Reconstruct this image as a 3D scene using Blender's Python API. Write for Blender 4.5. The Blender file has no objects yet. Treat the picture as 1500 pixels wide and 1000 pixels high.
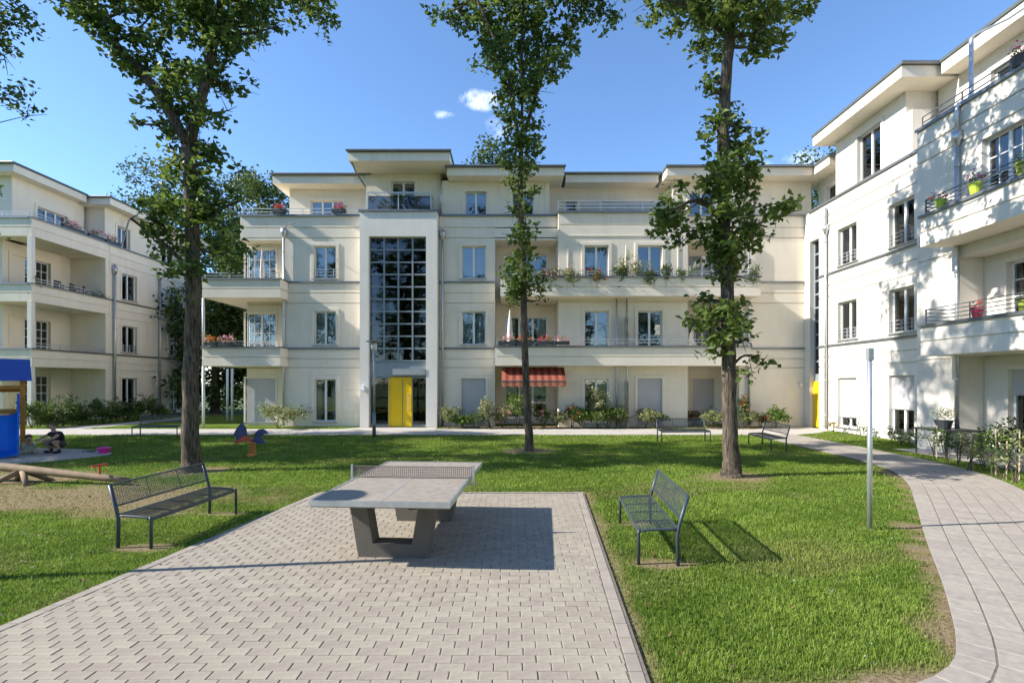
import bpy, bmesh, math, random
import numpy as np
from mathutils import Vector, Matrix

# ------------------------------------------------------------------ camera, sky, sun, exposure
scene = bpy.context.scene
COL = scene.collection
CAM_H = 2.05
cam_data = bpy.data.cameras.new('camera')
cam_data.sensor_width = 36.0
cam_data.lens = 18.0
cam_data.shift_y = 0.04
cam_data.clip_start = 0.05
cam_data.clip_end = 3000
camera = bpy.data.objects.new('camera', cam_data)
camera.location = (0, 0, CAM_H)
camera.rotation_euler = (math.radians(90), 0, 0)
COL.objects.link(camera)
scene.camera = camera

SUN_DIR = Vector((1.0, 0.125, -0.68)).normalized()
sun_el = math.asin(-SUN_DIR.z)
sun_rot = math.atan2(-SUN_DIR.x, -SUN_DIR.y)

world = bpy.data.worlds.new('World')
scene.world = world
world.use_nodes = True
wt = world.node_tree
wt.nodes.clear()
def wn(t, **kw):
    n = wt.nodes.new(t)
    for k, v in kw.items():
        setattr(n, k, v)
    return n
def wmath(op, a, b=None, clamp=False):
    n = wn('ShaderNodeMath', operation=op, use_clamp=clamp)
    for i, v in enumerate((a, b)):
        if v is None: continue
        if isinstance(v, (int, float)): n.inputs[i].default_value = v
        else: wt.links.new(v, n.inputs[i])
    return n.outputs[0]
sky = wn('ShaderNodeTexSky', sky_type='NISHITA', sun_disc=False)
sky.sun_elevation = sun_el
sky.sun_rotation = sun_rot
sky.altitude = 0
sky.air_density = 1.0
sky.dust_density = 0.0
sky.ozone_density = 6.0
bg = wn('ShaderNodeBackground')
bg.inputs['Strength'].default_value = 0.105
tc = wn('ShaderNodeTexCoord')
sep = wn('ShaderNodeSeparateXYZ')
wt.links.new(tc.outputs['Generated'], sep.inputs[0])
ysafe = wmath('MAXIMUM', sep.outputs['Y'], 0.05)
cu = wmath('DIVIDE', sep.outputs['X'], ysafe)
cv = wmath('DIVIDE', sep.outputs['Z'], ysafe)
noi = wn('ShaderNodeTexNoise')
noi.inputs['Scale'].default_value = 34.0
noi.inputs['Detail'].default_value = 9.0
noi.inputs['Roughness'].default_value = 0.62
wt.links.new(tc.outputs['Generated'], noi.inputs['Vector'])
total = None
for (px, py, ru, rv, amp) in [(706, 147, .055, .026, .9), (650, 168, .026, .012, .5), (733, 188, .04, .03, .35),
                              (1185, 232, .075, .020, .42), (1120, 243, .06, .014, .3)]:
    du = wmath('DIVIDE', wmath('SUBTRACT', cu, (px - 750) / 750), ru)
    dv = wmath('DIVIDE', wmath('SUBTRACT', cv, (560 - py) / 750), rv)
    r2 = wmath('ADD', wmath('MULTIPLY', du, du), wmath('MULTIPLY', dv, dv))
    m = wmath('SUBTRACT', 1.0, r2, True)
    m = wmath('MULTIPLY', m, amp)
    total = m if total is None else wmath('MAXIMUM', total, m)
cl = wmath('MULTIPLY', wmath('SUBTRACT', wmath('ADD', noi.outputs['Fac'], wmath('MULTIPLY', total, 0.32)), 0.56), 2.6, True)
cl = wmath('MULTIPLY', cl, wmath('MULTIPLY', total, 2.2, True))
cl = wmath('MULTIPLY', cl, 0.62)
mix = wn('ShaderNodeMixRGB')
mix.inputs['Color2'].default_value = (9.0, 9.3, 9.6, 1)
wt.links.new(cl, mix.inputs['Fac'])
wt.links.new(sky.outputs[0], mix.inputs['Color1'])
wt.links.new(mix.outputs[0], bg.inputs['Color'])
out = wn('ShaderNodeOutputWorld')
wt.links.new(bg.outputs[0], out.inputs[0])

sl = bpy.data.lights.new('sun', 'SUN')
sl.energy = 3.55
sl.angle = math.radians(0.5)
sl.color = (1.0, 0.94, 0.85)
sun = bpy.data.objects.new('sun', sl)
sun.rotation_euler = SUN_DIR.to_track_quat('-Z', 'Y').to_euler()
sun.location = (-40, -5, 40)
COL.objects.link(sun)

vs = scene.view_settings
vs.view_transform = 'Standard'
vs.look = 'None'
vs.gamma = 1
vs.exposure = 1.42
vs.use_curve_mapping = False
scene.cycles.max_bounces = 6
scene.cycles.diffuse_bounces = 3
scene.cycles.glossy_bounces = 3
scene.cycles.transmission_bounces = 4
scene.cycles.transparent_max_bounces = 8
scene.cycles.caustics_reflective = False
scene.cycles.caustics_refractive = False
scene.cycles.use_denoising = True

random.seed(7)
RNG = np.random.default_rng(11)
F = 750.0
def S(D): return F / D
def PX(px, D): return (px - 750.0) * D / F
def PZ(py, D): return CAM_H + (560.0 - py) * D / F
def GY(py): return F * CAM_H / (py - 560.0)

# ------------------------------------------------------------------ materials
MAT = {}
def mat(name):
    m = bpy.data.materials.new(name)
    m.use_nodes = True
    MAT[name] = m
    nt = m.node_tree
    p = nt.nodes['Principled BSDF']
    return m, nt, p
def simple(name, col, rough=.6, metal=0., spec=.5, var=.12, scale=6., bump=0., bscale=60., objvar=0.):
    m, nt, p = mat(name)
    L = nt.links
    p.inputs['Roughness'].default_value = rough
    p.inputs['Metallic'].default_value = metal
    p.inputs['Specular IOR Level'].default_value = spec
    tcn = nt.nodes.new('ShaderNodeTexCoord')
    n = nt.nodes.new('ShaderNodeTexNoise')
    n.inputs['Scale'].default_value = scale
    n.inputs['Detail'].default_value = 6
    L.new(tcn.outputs['Object'], n.inputs['Vector'])
    r = nt.nodes.new('ShaderNodeValToRGB')
    r.color_ramp.elements[0].position = .3
    r.color_ramp.elements[1].position = .7
    a = [max(0, c * (1 - var)) for c in col]; b = [min(1, c * (1 + var)) for c in col]
    r.color_ramp.elements[0].color = (*a, 1); r.color_ramp.elements[1].color = (*b, 1)
    L.new(n.outputs['Fac'], r.inputs[0])
    colout = r.outputs[0]
    if objvar:
        oi = nt.nodes.new('ShaderNodeObjectInfo'); ge = nt.nodes.new('ShaderNodeNewGeometry')
        ad = nt.nodes.new('ShaderNodeMath'); ad.operation = 'ADD'
        L.new(oi.outputs['Random'], ad.inputs[0]); L.new(ge.outputs['Random Per Island'], ad.inputs[1])
        fr = nt.nodes.new('ShaderNodeMath'); fr.operation = 'FRACT'; L.new(ad.outputs[0], fr.inputs[0])
        mr = nt.nodes.new('ShaderNodeMapRange'); mr.inputs['To Min'].default_value = 1 - objvar; mr.inputs['To Max'].default_value = 1 + objvar
        L.new(fr.outputs[0], mr.inputs['Value'])
        hs = nt.nodes.new('ShaderNodeHueSaturation'); L.new(mr.outputs[0], hs.inputs['Value']); L.new(colout, hs.inputs['Color'])
        mr2 = nt.nodes.new('ShaderNodeMapRange'); mr2.inputs['To Min'].default_value = .49; mr2.inputs['To Max'].default_value = .508
        L.new(fr.outputs[0], mr2.inputs['Value']); L.new(mr2.outputs[0], hs.inputs['Hue'])
        colout = hs.outputs[0]
    L.new(colout, p.inputs['Base Color'])
    if bump:
        n2 = nt.nodes.new('ShaderNodeTexNoise'); n2.inputs['Scale'].default_value = bscale; n2.inputs['Detail'].default_value = 4
        L.new(tcn.outputs['Object'], n2.inputs['Vector'])
        b_ = nt.nodes.new('ShaderNodeBump'); b_.inputs['Strength'].default_value = bump; b_.inputs['Distance'].default_value = .01
        L.new(n2.outputs['Fac'], b_.inputs['Height']); L.new(b_.outputs[0], p.inputs['Normal'])
    return m
def plaster(name, col):
    m, nt, p = mat(name); L = nt.links
    p.inputs['Roughness'].default_value = .9; p.inputs['Specular IOR Level'].default_value = .2
    tcn = nt.nodes.new('ShaderNodeTexCoord')
    mp = nt.nodes.new('ShaderNodeMapping'); mp.inputs['Scale'].default_value = (1.2, 1.2, .5)   # rain streaks run down
    L.new(tcn.outputs['Object'], mp.inputs[0])
    n = nt.nodes.new('ShaderNodeTexNoise'); n.inputs['Scale'].default_value = 1.6; n.inputs['Detail'].default_value = 7
    L.new(mp.outputs[0], n.inputs['Vector'])
    r = nt.nodes.new('ShaderNodeValToRGB')
    r.color_ramp.elements[0].position = .28; r.color_ramp.elements[1].position = .62
    r.color_ramp.elements[0].color = (*[c * .93 for c in col], 1); r.color_ramp.elements[1].color = (*col, 1)
    L.new(n.outputs['Fac'], r.inputs[0])
    mp2 = nt.nodes.new('ShaderNodeMapping'); mp2.inputs['Scale'].default_value = (5, 5, .35); L.new(tcn.outputs['Object'], mp2.inputs[0])
    ns = nt.nodes.new('ShaderNodeTexNoise'); ns.inputs['Scale'].default_value = 1.0; ns.inputs['Detail'].default_value = 8; ns.inputs['Roughness'].default_value = .6; L.new(mp2.outputs[0], ns.inputs['Vector'])
    rs_ = nt.nodes.new('ShaderNodeValToRGB'); rs_.color_ramp.elements[0].position = .30; rs_.color_ramp.elements[1].position = .46
    rs_.color_ramp.elements[0].color = (.945, .935, .92, 1); rs_.color_ramp.elements[1].color = (1, 1, 1, 1); L.new(ns.outputs['Fac'], rs_.inputs[0])
    ml = nt.nodes.new('ShaderNodeMixRGB'); ml.blend_type = 'MULTIPLY'; ml.inputs[0].default_value = 1
    L.new(r.outputs[0], ml.inputs[1]); L.new(rs_.outputs[0], ml.inputs[2]); L.new(ml.outputs[0], p.inputs['Base Color'])
    n2 = nt.nodes.new('ShaderNodeTexNoise'); n2.inputs['Scale'].default_value = 90; n2.inputs['Detail'].default_value = 3
    L.new(tcn.outputs['Object'], n2.inputs['Vector'])
    b_ = nt.nodes.new('ShaderNodeBump'); b_.inputs['Strength'].default_value = .25; b_.inputs['Distance'].default_value = .006
    L.new(n2.outputs['Fac'], b_.inputs['Height']); L.new(b_.outputs[0], p.inputs['Normal'])
    return m
def glass(name, tint=(.8, .85, .86), fmin=.10, rough=.015):
    m, nt, p = mat(name); L = nt.links
    nt.nodes.remove(p)
    tr = nt.nodes.new('ShaderNodeBsdfTransparent'); tr.inputs[0].default_value = (*tint, 1)
    gl = nt.nodes.new('ShaderNodeBsdfGlossy'); gl.inputs['Roughness'].default_value = rough; gl.inputs['Color'].default_value = (.95, .97, 1, 1)
    fr = nt.nodes.new('ShaderNodeFresnel'); fr.inputs['IOR'].default_value = 1.5
    mr = nt.nodes.new('ShaderNodeMapRange'); mr.inputs['From Min'].default_value = .04; mr.inputs['From Max'].default_value = 1
    mr.inputs['To Min'].default_value = fmin; mr.inputs['To Max'].default_value = 1
    L.new(fr.outputs[0], mr.inputs['Value'])
    n2 = nt.nodes.new('ShaderNodeTexNoise'); n2.inputs['Scale'].default_value = 1.3
    tcn = nt.nodes.new('ShaderNodeTexCoord'); L.new(tcn.outputs['Object'], n2.inputs['Vector'])
    b_ = nt.nodes.new('ShaderNodeBump'); b_.inputs['Strength'].default_value = .06; b_.inputs['Distance'].default_value = .05
    L.new(n2.outputs['Fac'], b_.inputs['Height']); L.new(b_.outputs[0], gl.inputs['Normal'])
    mx = nt.nodes.new('ShaderNodeMixShader')
    L.new(mr.outputs[0], mx.inputs[0]); L.new(tr.outputs[0], mx.inputs[1]); L.new(gl.outputs[0], mx.inputs[2])
    L.new(mx.outputs[0], nt.nodes['Material Output'].inputs[0])
    return m
def leafy(name, c0, c1, trans=.35, rough=.5):
    m, nt, p = mat(name); L = nt.links
    ge = nt.nodes.new('ShaderNodeNewGeometry')
    r = nt.nodes.new('ShaderNodeValToRGB')
    r.color_ramp.elements[0].color = (*c0, 1); r.color_ramp.elements[1].color = (*c1, 1)
    L.new(ge.outputs['Random Per Island'], r.inputs[0])
    L.new(r.outputs[0], p.inputs['Base Color'])
    p.inputs['Roughness'].default_value = rough; p.inputs['Specular IOR Level'].default_value = .35
    t = nt.nodes.new('ShaderNodeBsdfTranslucent')
    hs = nt.nodes.new('ShaderNodeHueSaturation'); hs.inputs['Hue'].default_value = .48; hs.inputs['Value'].default_value = 1.5
    L.new(r.outputs[0], hs.inputs['Color']); L.new(hs.outputs[0], t.inputs[0])
    mx = nt.nodes.new('ShaderNodeMixShader'); mx.inputs[0].default_value = trans
    L.new(p.outputs[0], mx.inputs[1]); L.new(t.outputs[0], mx.inputs[2])
    L.new(mx.outputs[0], nt.nodes['Material Output'].inputs[0])
    return m

plaster('plaster', (.86, .78, .65))
plaster('plaster_white', (.83, .785, .71))
plaster('plaster_wing', (.79, .735, .65))
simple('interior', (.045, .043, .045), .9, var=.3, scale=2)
simple('white_paint', (.80, .80, .78), .35, var=.03)
simple('zinc', (.20, .215, .225), .45, .6, var=.1, scale=3)
simple('zinc_light', (.42, .43, .43), .42, .5, var=.1, scale=3)
simple('galvanised', (.55, .57, .58), .38, .75, var=.1, scale=9)
simple('roof_metal', (.10, .12, .12), .6, .2, var=.12, scale=2)
simple('steel_frame', (.29, .325, .35), .45, .3, var=.06)
simple('door_yellow', (.80, .52, .005), .28, var=.04, scale=2)
simple('shutter_grey', (.50, .49, .50), .5, var=.04, scale=2)
simple('rail_dark', (.13, .14, .15), .5, .4)
simple('rail_light', (.55, .56, .56), .4, .4)
simple('curtain_white', (.74, .74, .72), .9, var=.08, scale=9)
simple('curtain_beige', (.45, .36, .26), .9, var=.1, scale=9)
simple('blind_green', (.52, .66, .36), .8, var=.05)
simple('blind_blue', (.07, .33, .70), .8, var=.05)
simple('awning_orange', (.30, .085, .045), .85, var=.1)
simple('awning_dark', (.17, .03, .02), .85, var=.1)
simple('awning_pale', (.45, .20, .13), .85, var=.08)
glass('pane', (.80, .85, .86), .13)
glass('pane_dark', (.26, .30, .34), .075)
glass('pane_smoke', (.35, .38, .42), .10)
m_, nt, p = mat('bark'); L = nt.links
tcn = nt.nodes.new('ShaderNodeTexCoord'); mp = nt.nodes.new('ShaderNodeMapping'); mp.inputs['Scale'].default_value = (1, 1, .16)
L.new(tcn.outputs['Object'], mp.inputs[0])
n_ = nt.nodes.new('ShaderNodeTexNoise'); n_.inputs['Scale'].default_value = 26; n_.inputs['Detail'].default_value = 6; n_.inputs['Roughness'].default_value = .65
L.new(mp.outputs[0], n_.inputs['Vector'])
r_ = nt.nodes.new('ShaderNodeValToRGB'); r_.color_ramp.elements[0].position = .36; r_.color_ramp.elements[1].position = .68
r_.color_ramp.elements[0].color = (.036, .028, .021, 1); r_.color_ramp.elements[1].color = (.21, .165, .125, 1)
L.new(n_.outputs['Fac'], r_.inputs[0])
n2 = nt.nodes.new('ShaderNodeTexNoise'); n2.inputs['Scale'].default_value = 2.2; n2.inputs['Detail'].default_value = 4; L.new(tcn.outputs['Object'], n2.inputs['Vector'])
mx = nt.nodes.new('ShaderNodeMixRGB'); mx.blend_type = 'MULTIPLY'; mx.inputs[0].default_value = .55; L.new(r_.outputs[0], mx.inputs[1])
r2 = nt.nodes.new('ShaderNodeValToRGB'); r2.color_ramp.elements[0].color = (.45, .47, .40, 1); r2.color_ramp.elements[0].position = .35; r2.color_ramp.elements[1].position = .65
L.new(n2.outputs['Fac'], r2.inputs[0]); L.new(r2.outputs[0], mx.inputs[2]); L.new(mx.outputs[0], p.inputs['Base Color'])
p.inputs['Roughness'].default_value = .95; p.inputs['Specular IOR Level'].default_value = .2
b_ = nt.nodes.new('ShaderNodeBump'); b_.inputs['Strength'].default_value = 1.0; b_.inputs['Distance'].default_value = .03
L.new(n_.outputs['Fac'], b_.inputs['Height']); L.new(b_.outputs[0], p.inputs['Normal'])
simple('twig', (.09, .07, .05), .9, var=.3)
leafy('oak_leaf', (.030, .070, .014), (.135, .205, .038), .40)
leafy('oak_leaf_light', (.040, .085, .015), (.165, .225, .046), .40)
leafy('far_leaf', (.025, .06, .012), (.10, .15, .03), .3)
leafy('shrub_leaf', (.05, .11, .018), (.17, .25, .05), .35)
leafy('shrub_dark', (.03, .065, .015), (.085, .14, .035), .35)
leafy('shrub_pale', (.11, .14, .05), (.28, .31, .13), .3)
leafy('petal_pink', (.55, .05, .16), (.80, .14, .30), .3)
leafy('petal_red', (.55, .03, .04), (.75, .10, .06), .3)
leafy('petal_rose', (.60, .22, .30), (.82, .45, .50), .3)
leafy('petal_orange', (.60, .16, .04), (.70, .30, .10), .3)
leafy('petal_cream', (.60, .52, .34), (.75, .70, .52), .3)
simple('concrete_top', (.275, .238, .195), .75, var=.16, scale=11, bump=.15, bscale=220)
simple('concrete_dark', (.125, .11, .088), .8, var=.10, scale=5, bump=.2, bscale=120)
simple('bench_metal', (.045, .062, .075), .42, .2, var=.08)
simple('bench_mesh', (.060, .078, .092), .42, .2, var=.08)
simple('paver', (.298, .260, .204), .9, var=.13, scale=16, bump=.35, bscale=140, objvar=.075)
simple('paver_path', (.31, .275, .232), .9, var=.13, scale=16, bump=.35, bscale=140, objvar=.07)
simple('kerb_stone', (.30, .262, .215), .9, var=.10, scale=6, bump=.3, bscale=140, objvar=.07)
simple('joint_sand', (.15, .125, .098), .95, var=.3, scale=30)
simple('path_far', (.42, .39, .35), .9, var=.10, scale=1.2)
simple('sand', (.40, .34, .27), .95, var=.12, scale=4, bump=.4, bscale=30)
simple('soil', (.17, .115, .07), .95, var=.35, scale=5, bump=.6, bscale=40)
simple('log_wood', (.22, .15, .085), .8, var=.25, scale=4)
simple('play_blue', (.006, .085, .56), .3, var=.05)
simple('slide_blue', (.008, .15, .60), .25, var=.12, scale=3)
simple('play_orange', (.50, .22, .03), .6, var=.15, scale=5)
simple('play_red', (.50, .06, .03), .45, var=.1)
simple('rider_navy', (.02, .035, .13), .4, var=.1)
simple('rider_orange', (.70, .25, .05), .4, var=.1)
simple('pink_plastic', (.70, .03, .32), .35, var=.05)
simple('terracotta', (.42, .15, .07), .8)
simple('pot_dark', (.045, .05, .055), .5)
simple('pot_lime', (.42, .52, .05), .4)
simple('pot_red', (.52, .04, .09), .4)
simple('pot_white', (.75, .75, .73), .4)
simple('cloth_black', (.012, .012, .014), .9)
simple('cloth_grey', (.05, .047, .045), .9)
simple('cloth_pale', (.50, .52, .36), .9)
simple('cloth_navy', (.03, .04, .08), .9)
simple('skin', (.46, .26, .18), .55, var=.06)
simple('hair_brown', (.05, .03, .018), .7)
simple('hair_grey', (.08, .05, .035), .7)
simple('wicker', (.05, .042, .036), .8)
simple('parasol_cloth', (.68, .62, .54), .9)
simple('net_cord', (.20, .155, .13), .7)
simple('lamp_glass', (.75, .77, .78), .25, var=.02)
simple('stake_wood', (.50, .42, .26), .8)

# ------------------------------------------------------------------ mesh helpers
WO = {}
def worigin(o):
    return WO.get(o.name, Vector((0, 0, 0))) if o is not None else Vector((0, 0, 0))
def tag(o, label=None, cat=None, group=None, kind=None):
    if label: o['label'] = label
    if cat: o['category'] = cat
    if group: o['group'] = group
    if kind: o['kind'] = kind
    return o
def empty(name, loc=(0, 0, 0), label=None, cat=None, group=None):
    o = bpy.data.objects.new(name, None)
    o.empty_display_size = .2
    o.location = loc
    COL.objects.link(o)
    WO[o.name] = Vector(loc)
    return tag(o, label, cat, group)
def copy_tree(o, parent=None):
    c = o.copy(); COL.objects.link(c); c.parent = parent
    for ch in o.children:
        copy_tree(ch, c)
    return c
def link(name, me, parent=None):
    o = bpy.data.objects.new(name, me)
    COL.objects.link(o)
    if parent is not None:
        o.parent = parent
        WO[o.name] = worigin(parent)
    return o
def np_mesh(name, V, faces, mats, parent=None, smooth=False, midx=None):
    """V (n,3); faces (m,k) int array, all of one size"""
    me = bpy.data.meshes.new(name)
    V = np.asarray(V, dtype=np.float32) - np.array(worigin(parent), dtype=np.float32)
    faces = np.asarray(faces, dtype=np.int32)
    m, k = faces.shape
    me.vertices.add(len(V)); me.vertices.foreach_set('co', V.ravel())
    me.loops.add(m * k); me.loops.foreach_set('vertex_index', faces.ravel())
    me.polygons.add(m)
    me.polygons.foreach_set('loop_start', np.arange(0, m * k, k, dtype=np.int32))
    me.polygons.foreach_set('loop_total', np.full(m, k, dtype=np.int32))
    if midx is not None:
        me.polygons.foreach_set('material_index', np.asarray(midx, dtype=np.int32))
    me.polygons.foreach_set('use_smooth', np.full(m, bool(smooth)))
    for mm in (mats if isinstance(mats, (list, tuple)) else [mats]):
        me.materials.append(MAT[mm])
    me.update(calc_edges=True)
    return link(name, me, parent)

class MB:
    def __init__(s):
        s.v = []; s.f = []; s.m = []
    def face(s, pts, mi=0):
        b = len(s.v); s.v += [tuple(p) for p in pts]; s.f.append(tuple(range(b, b + len(pts)))); s.m.append(mi)
    def box(s, x0, x1, y0, y1, z0, z1, mi=0):
        x0, x1 = min(x0, x1), max(x0, x1); y0, y1 = min(y0, y1), max(y0, y1); z0, z1 = min(z0, z1), max(z0, z1)
        b = len(s.v)
        s.v += [(x0, y0, z0), (x1, y0, z0), (x1, y1, z0), (x0, y1, z0), (x0, y0, z1), (x1, y0, z1), (x1, y1, z1), (x0, y1, z1)]
        for q in ((0, 3, 2, 1), (4, 5, 6, 7), (0, 1, 5, 4), (1, 2, 6, 5), (2, 3, 7, 6), (3, 0, 4, 7)):
            s.f.append(tuple(b + i for i in q)); s.m.append(mi)
        return s
    def prism(s, poly, axis, a0, a1, mi=0):
        """poly of 2D points extruded along axis ('x','y','z')"""
        def P(p, a):
            return {'x': (a, p[0], p[1]), 'y': (p[0], a, p[1]), 'z': (p[0], p[1], a)}[axis]
        n = len(poly); b = len(s.v)
        s.v += [P(p, a0) for p in poly] + [P(p, a1) for p in poly]
        s.f.append(tuple(b + i for i in range(n))); s.m.append(mi)
        s.f.append(tuple(b + n + i for i in reversed(range(n)))); s.m.append(mi)
        for i in range(n):
            j = (i + 1) % n
            s.f.append((b + i, b + n + i, b + n + j, b + j)); s.m.append(mi)
        return s
    def tube(s, pts, rad, n=8, mi=0, cap=True):
        pts = [Vector(p) for p in pts]
        if not isinstance(rad, (list, tuple)): rad = [rad] * len(pts)
        rings = []; up = None
        for i, p in enumerate(pts):
            t = (pts[min(i + 1, len(pts) - 1)] - pts[max(i - 1, 0)]).normalized()
            if up is None:
                up = Vector((0, 0, 1)) if abs(t.z) < .9 else Vector((1, 0, 0))
            a = t.cross(up)
            if a.length < 1e-4: a = t.cross(Vector((0, 1, 0)))
            a.normalize(); b_ = a.cross(t); up = b_
            base = len(s.v)
            for k in range(n):
                w = 2 * math.pi * k / n
                s.v.append(tuple(p + (a * math.cos(w) + b_ * math.sin(w)) * rad[i]))
            rings.append(base)
        for i in range(len(rings) - 1):
            for k in range(n):
                k2 = (k + 1) % n
                s.f.append((rings[i] + k, rings[i] + k2, rings[i + 1] + k2, rings[i + 1] + k)); s.m.append(mi)
        if cap:
            s.f.append(tuple(rings[0] + k for k in reversed(range(n)))); s.m.append(mi)
            s.f.append(tuple(rings[-1] + k for k in range(n))); s.m.append(mi)
        return s
    def lathe(s, c, prof, n=16, mi=0):
        """prof list of (r, z) relative to c"""
        c = Vector(c); rings = []
        for r, z in prof:
            base = len(s.v); rings.append(base)
            for k in range(n):
                w = 2 * math.pi * k / n
                s.v.append((c.x + r * math.cos(w), c.y + r * math.sin(w), c.z + z))
        for i in range(len(rings) - 1):
            for k in range(n):
                k2 = (k + 1) % n
                s.f.append((rings[i] + k, rings[i] + k2, rings[i + 1] + k2, rings[i + 1] + k)); s.m.append(mi)
        s.f.append(tuple(rings[0] + k for k in reversed(range(n)))); s.m.append(mi)
        s.f.append(tuple(rings[-1] + k for k in range(n))); s.m.append(mi)
        return s
    def ball(s, c, r, n=10, mi=0):
        if not isinstance(r, (tuple, list)): r = (r, r, r)
        m_ = max(4, n // 2); b = len(s.v)
        for i in range(1, m_):
            ph = math.pi * i / m_
            for k in range(n):
                w = 2 * math.pi * k / n
                s.v.append((c[0] + r[0] * math.sin(ph) * math.cos(w), c[1] + r[1] * math.sin(ph) * math.sin(w), c[2] + r[2] * math.cos(ph)))
        t = len(s.v); s.v += [(c[0], c[1], c[2] + r[2]), (c[0], c[1], c[2] - r[2])]
        for i in range(m_ - 2):
            for k in range(n):
                k2 = (k + 1) % n
                s.f.append((b + i * n + k, b + (i + 1) * n + k, b + (i + 1) * n + k2, b + i * n + k2)); s.m.append(mi)
        for k in range(n):
            k2 = (k + 1) % n
            s.f.append((t, b + k, b + k2)); s.m.append(mi)
            s.f.append((t + 1, b + (m_ - 2) * n + k2, b + (m_ - 2) * n + k)); s.m.append(mi)
        return s
    def build(s, name, mats, parent=None, smooth=False, bevel=0, recalc=True):
        me = bpy.data.meshes.new(name)
        w = worigin(parent)
        me.from_pydata([(x - w.x, y - w.y, z - w.z) for x, y, z in s.v], [], s.f)
        for mm in (mats if isinstance(mats, (list, tuple)) else [mats]):
            me.materials.append(MAT[mm])
        me.polygons.foreach_set('material_index', s.m)
        if recalc or bevel:
            bm = bmesh.new(); bm.from_mesh(me)
            if recalc: bmesh.ops.recalc_face_normals(bm, faces=bm.faces)
            if bevel:
                bmesh.ops.bevel(bm, geom=bm.edges[:], offset=bevel, segments=2, affect='EDGES', profile=.6)
            bm.to_mesh(me); bm.free()
        if smooth:
            me.polygons.foreach_set('use_smooth', [True] * len(me.polygons))
        me.update()
        return link(name, me, parent)

class Fr:
    """a facade frame: u along the wall, d outwards from the wall, z up"""
    def __init__(s, kind, base): s.k = kind; s.b = base
    def pt(s, u, d, z):
        if s.k == 'S': return (u, s.b - d, z)
        if s.k == 'W': return (s.b - d, u, z)
        if s.k == 'E': return (s.b + d, u, z)
    def box(s, mb, u0, u1, d0, d1, z0, z1, mi=0):
        a = s.pt(u0, d0, z0); b = s.pt(u1, d1, z1)
        mb.box(a[0], b[0], a[1], b[1], a[2], b[2], mi)

BACK = -.9
def wall(fr, parent, u0, u1, z0, z1, grooves=(), openings=(), mats=('plaster', 'interior'), reveal=.19):
    """wall sheet with recessed grooves (z, height, depth) and window openings (ua, ub, za, zb)"""
    us = {u0, u1}; zs = {z0, z1}
    G = [(z - h / 2, z + h / 2, dp) for z, h, dp in grooves if z0 < z - h / 2 and z + h / 2 < z1]
    for a, b, dp in G: zs |= {a, b}
    for o in openings:
        us |= {o[0], o[1]}; zs |= {o[2], o[3]}
    us = sorted(x for x in us if u0 - 1e-6 <= x <= u1 + 1e-6); zs = sorted(x for x in zs if z0 - 1e-6 <= x <= z1 + 1e-6)
    nu, nz = len(us) - 1, len(zs) - 1
    dep = [[0.] * nz for _ in range(nu)]
    for j in range(nz):
        zc = (zs[j] + zs[j + 1]) / 2
        for a, b, dp in G:
            if a < zc < b:
                for i in range(nu): dep[i][j] = -dp
    for o in openings:
        for i in range(nu):
            uc = (us[i] + us[i + 1]) / 2
            if o[0] < uc < o[1]:
                for j in range(nz):
                    zc = (zs[j] + zs[j + 1]) / 2
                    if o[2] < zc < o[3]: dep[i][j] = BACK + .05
    mb = MB()
    def D(i, j):
        if 0 <= i < nu and 0 <= j < nz: return dep[i][j]
        return BACK
    def step(p0, p1, da, db):
        lo, hi = min(da, db), max(da, db)
        if hi - lo < 1e-6: return
        segs = [(hi, lo, 0)]
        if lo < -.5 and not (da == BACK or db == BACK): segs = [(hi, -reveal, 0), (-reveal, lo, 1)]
        for a, b, mi in segs:
            mb.face([fr.pt(p0[0], a, p0[1]), fr.pt(p1[0], a, p1[1]), fr.pt(p1[0], b, p1[1]), fr.pt(p0[0], b, p0[1])], mi)
    for i in range(nu):
        for j in range(nz):
            d = dep[i][j]
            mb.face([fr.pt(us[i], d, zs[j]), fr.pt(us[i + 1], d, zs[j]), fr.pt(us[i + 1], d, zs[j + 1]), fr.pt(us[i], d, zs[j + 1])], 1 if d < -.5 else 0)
    for i in range(nu + 1):
        for j in range(nz):
            step((us[i], zs[j]), (us[i], zs[j + 1]), D(i - 1, j), D(i, j))
    for j in range(nz + 1):
        for i in range(nu):
            step((us[i], zs[j]), (us[i + 1], zs[j]), D(i, j - 1), D(i, j))
    return mb.build('wall', list(mats), parent, recalc=False)

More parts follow.
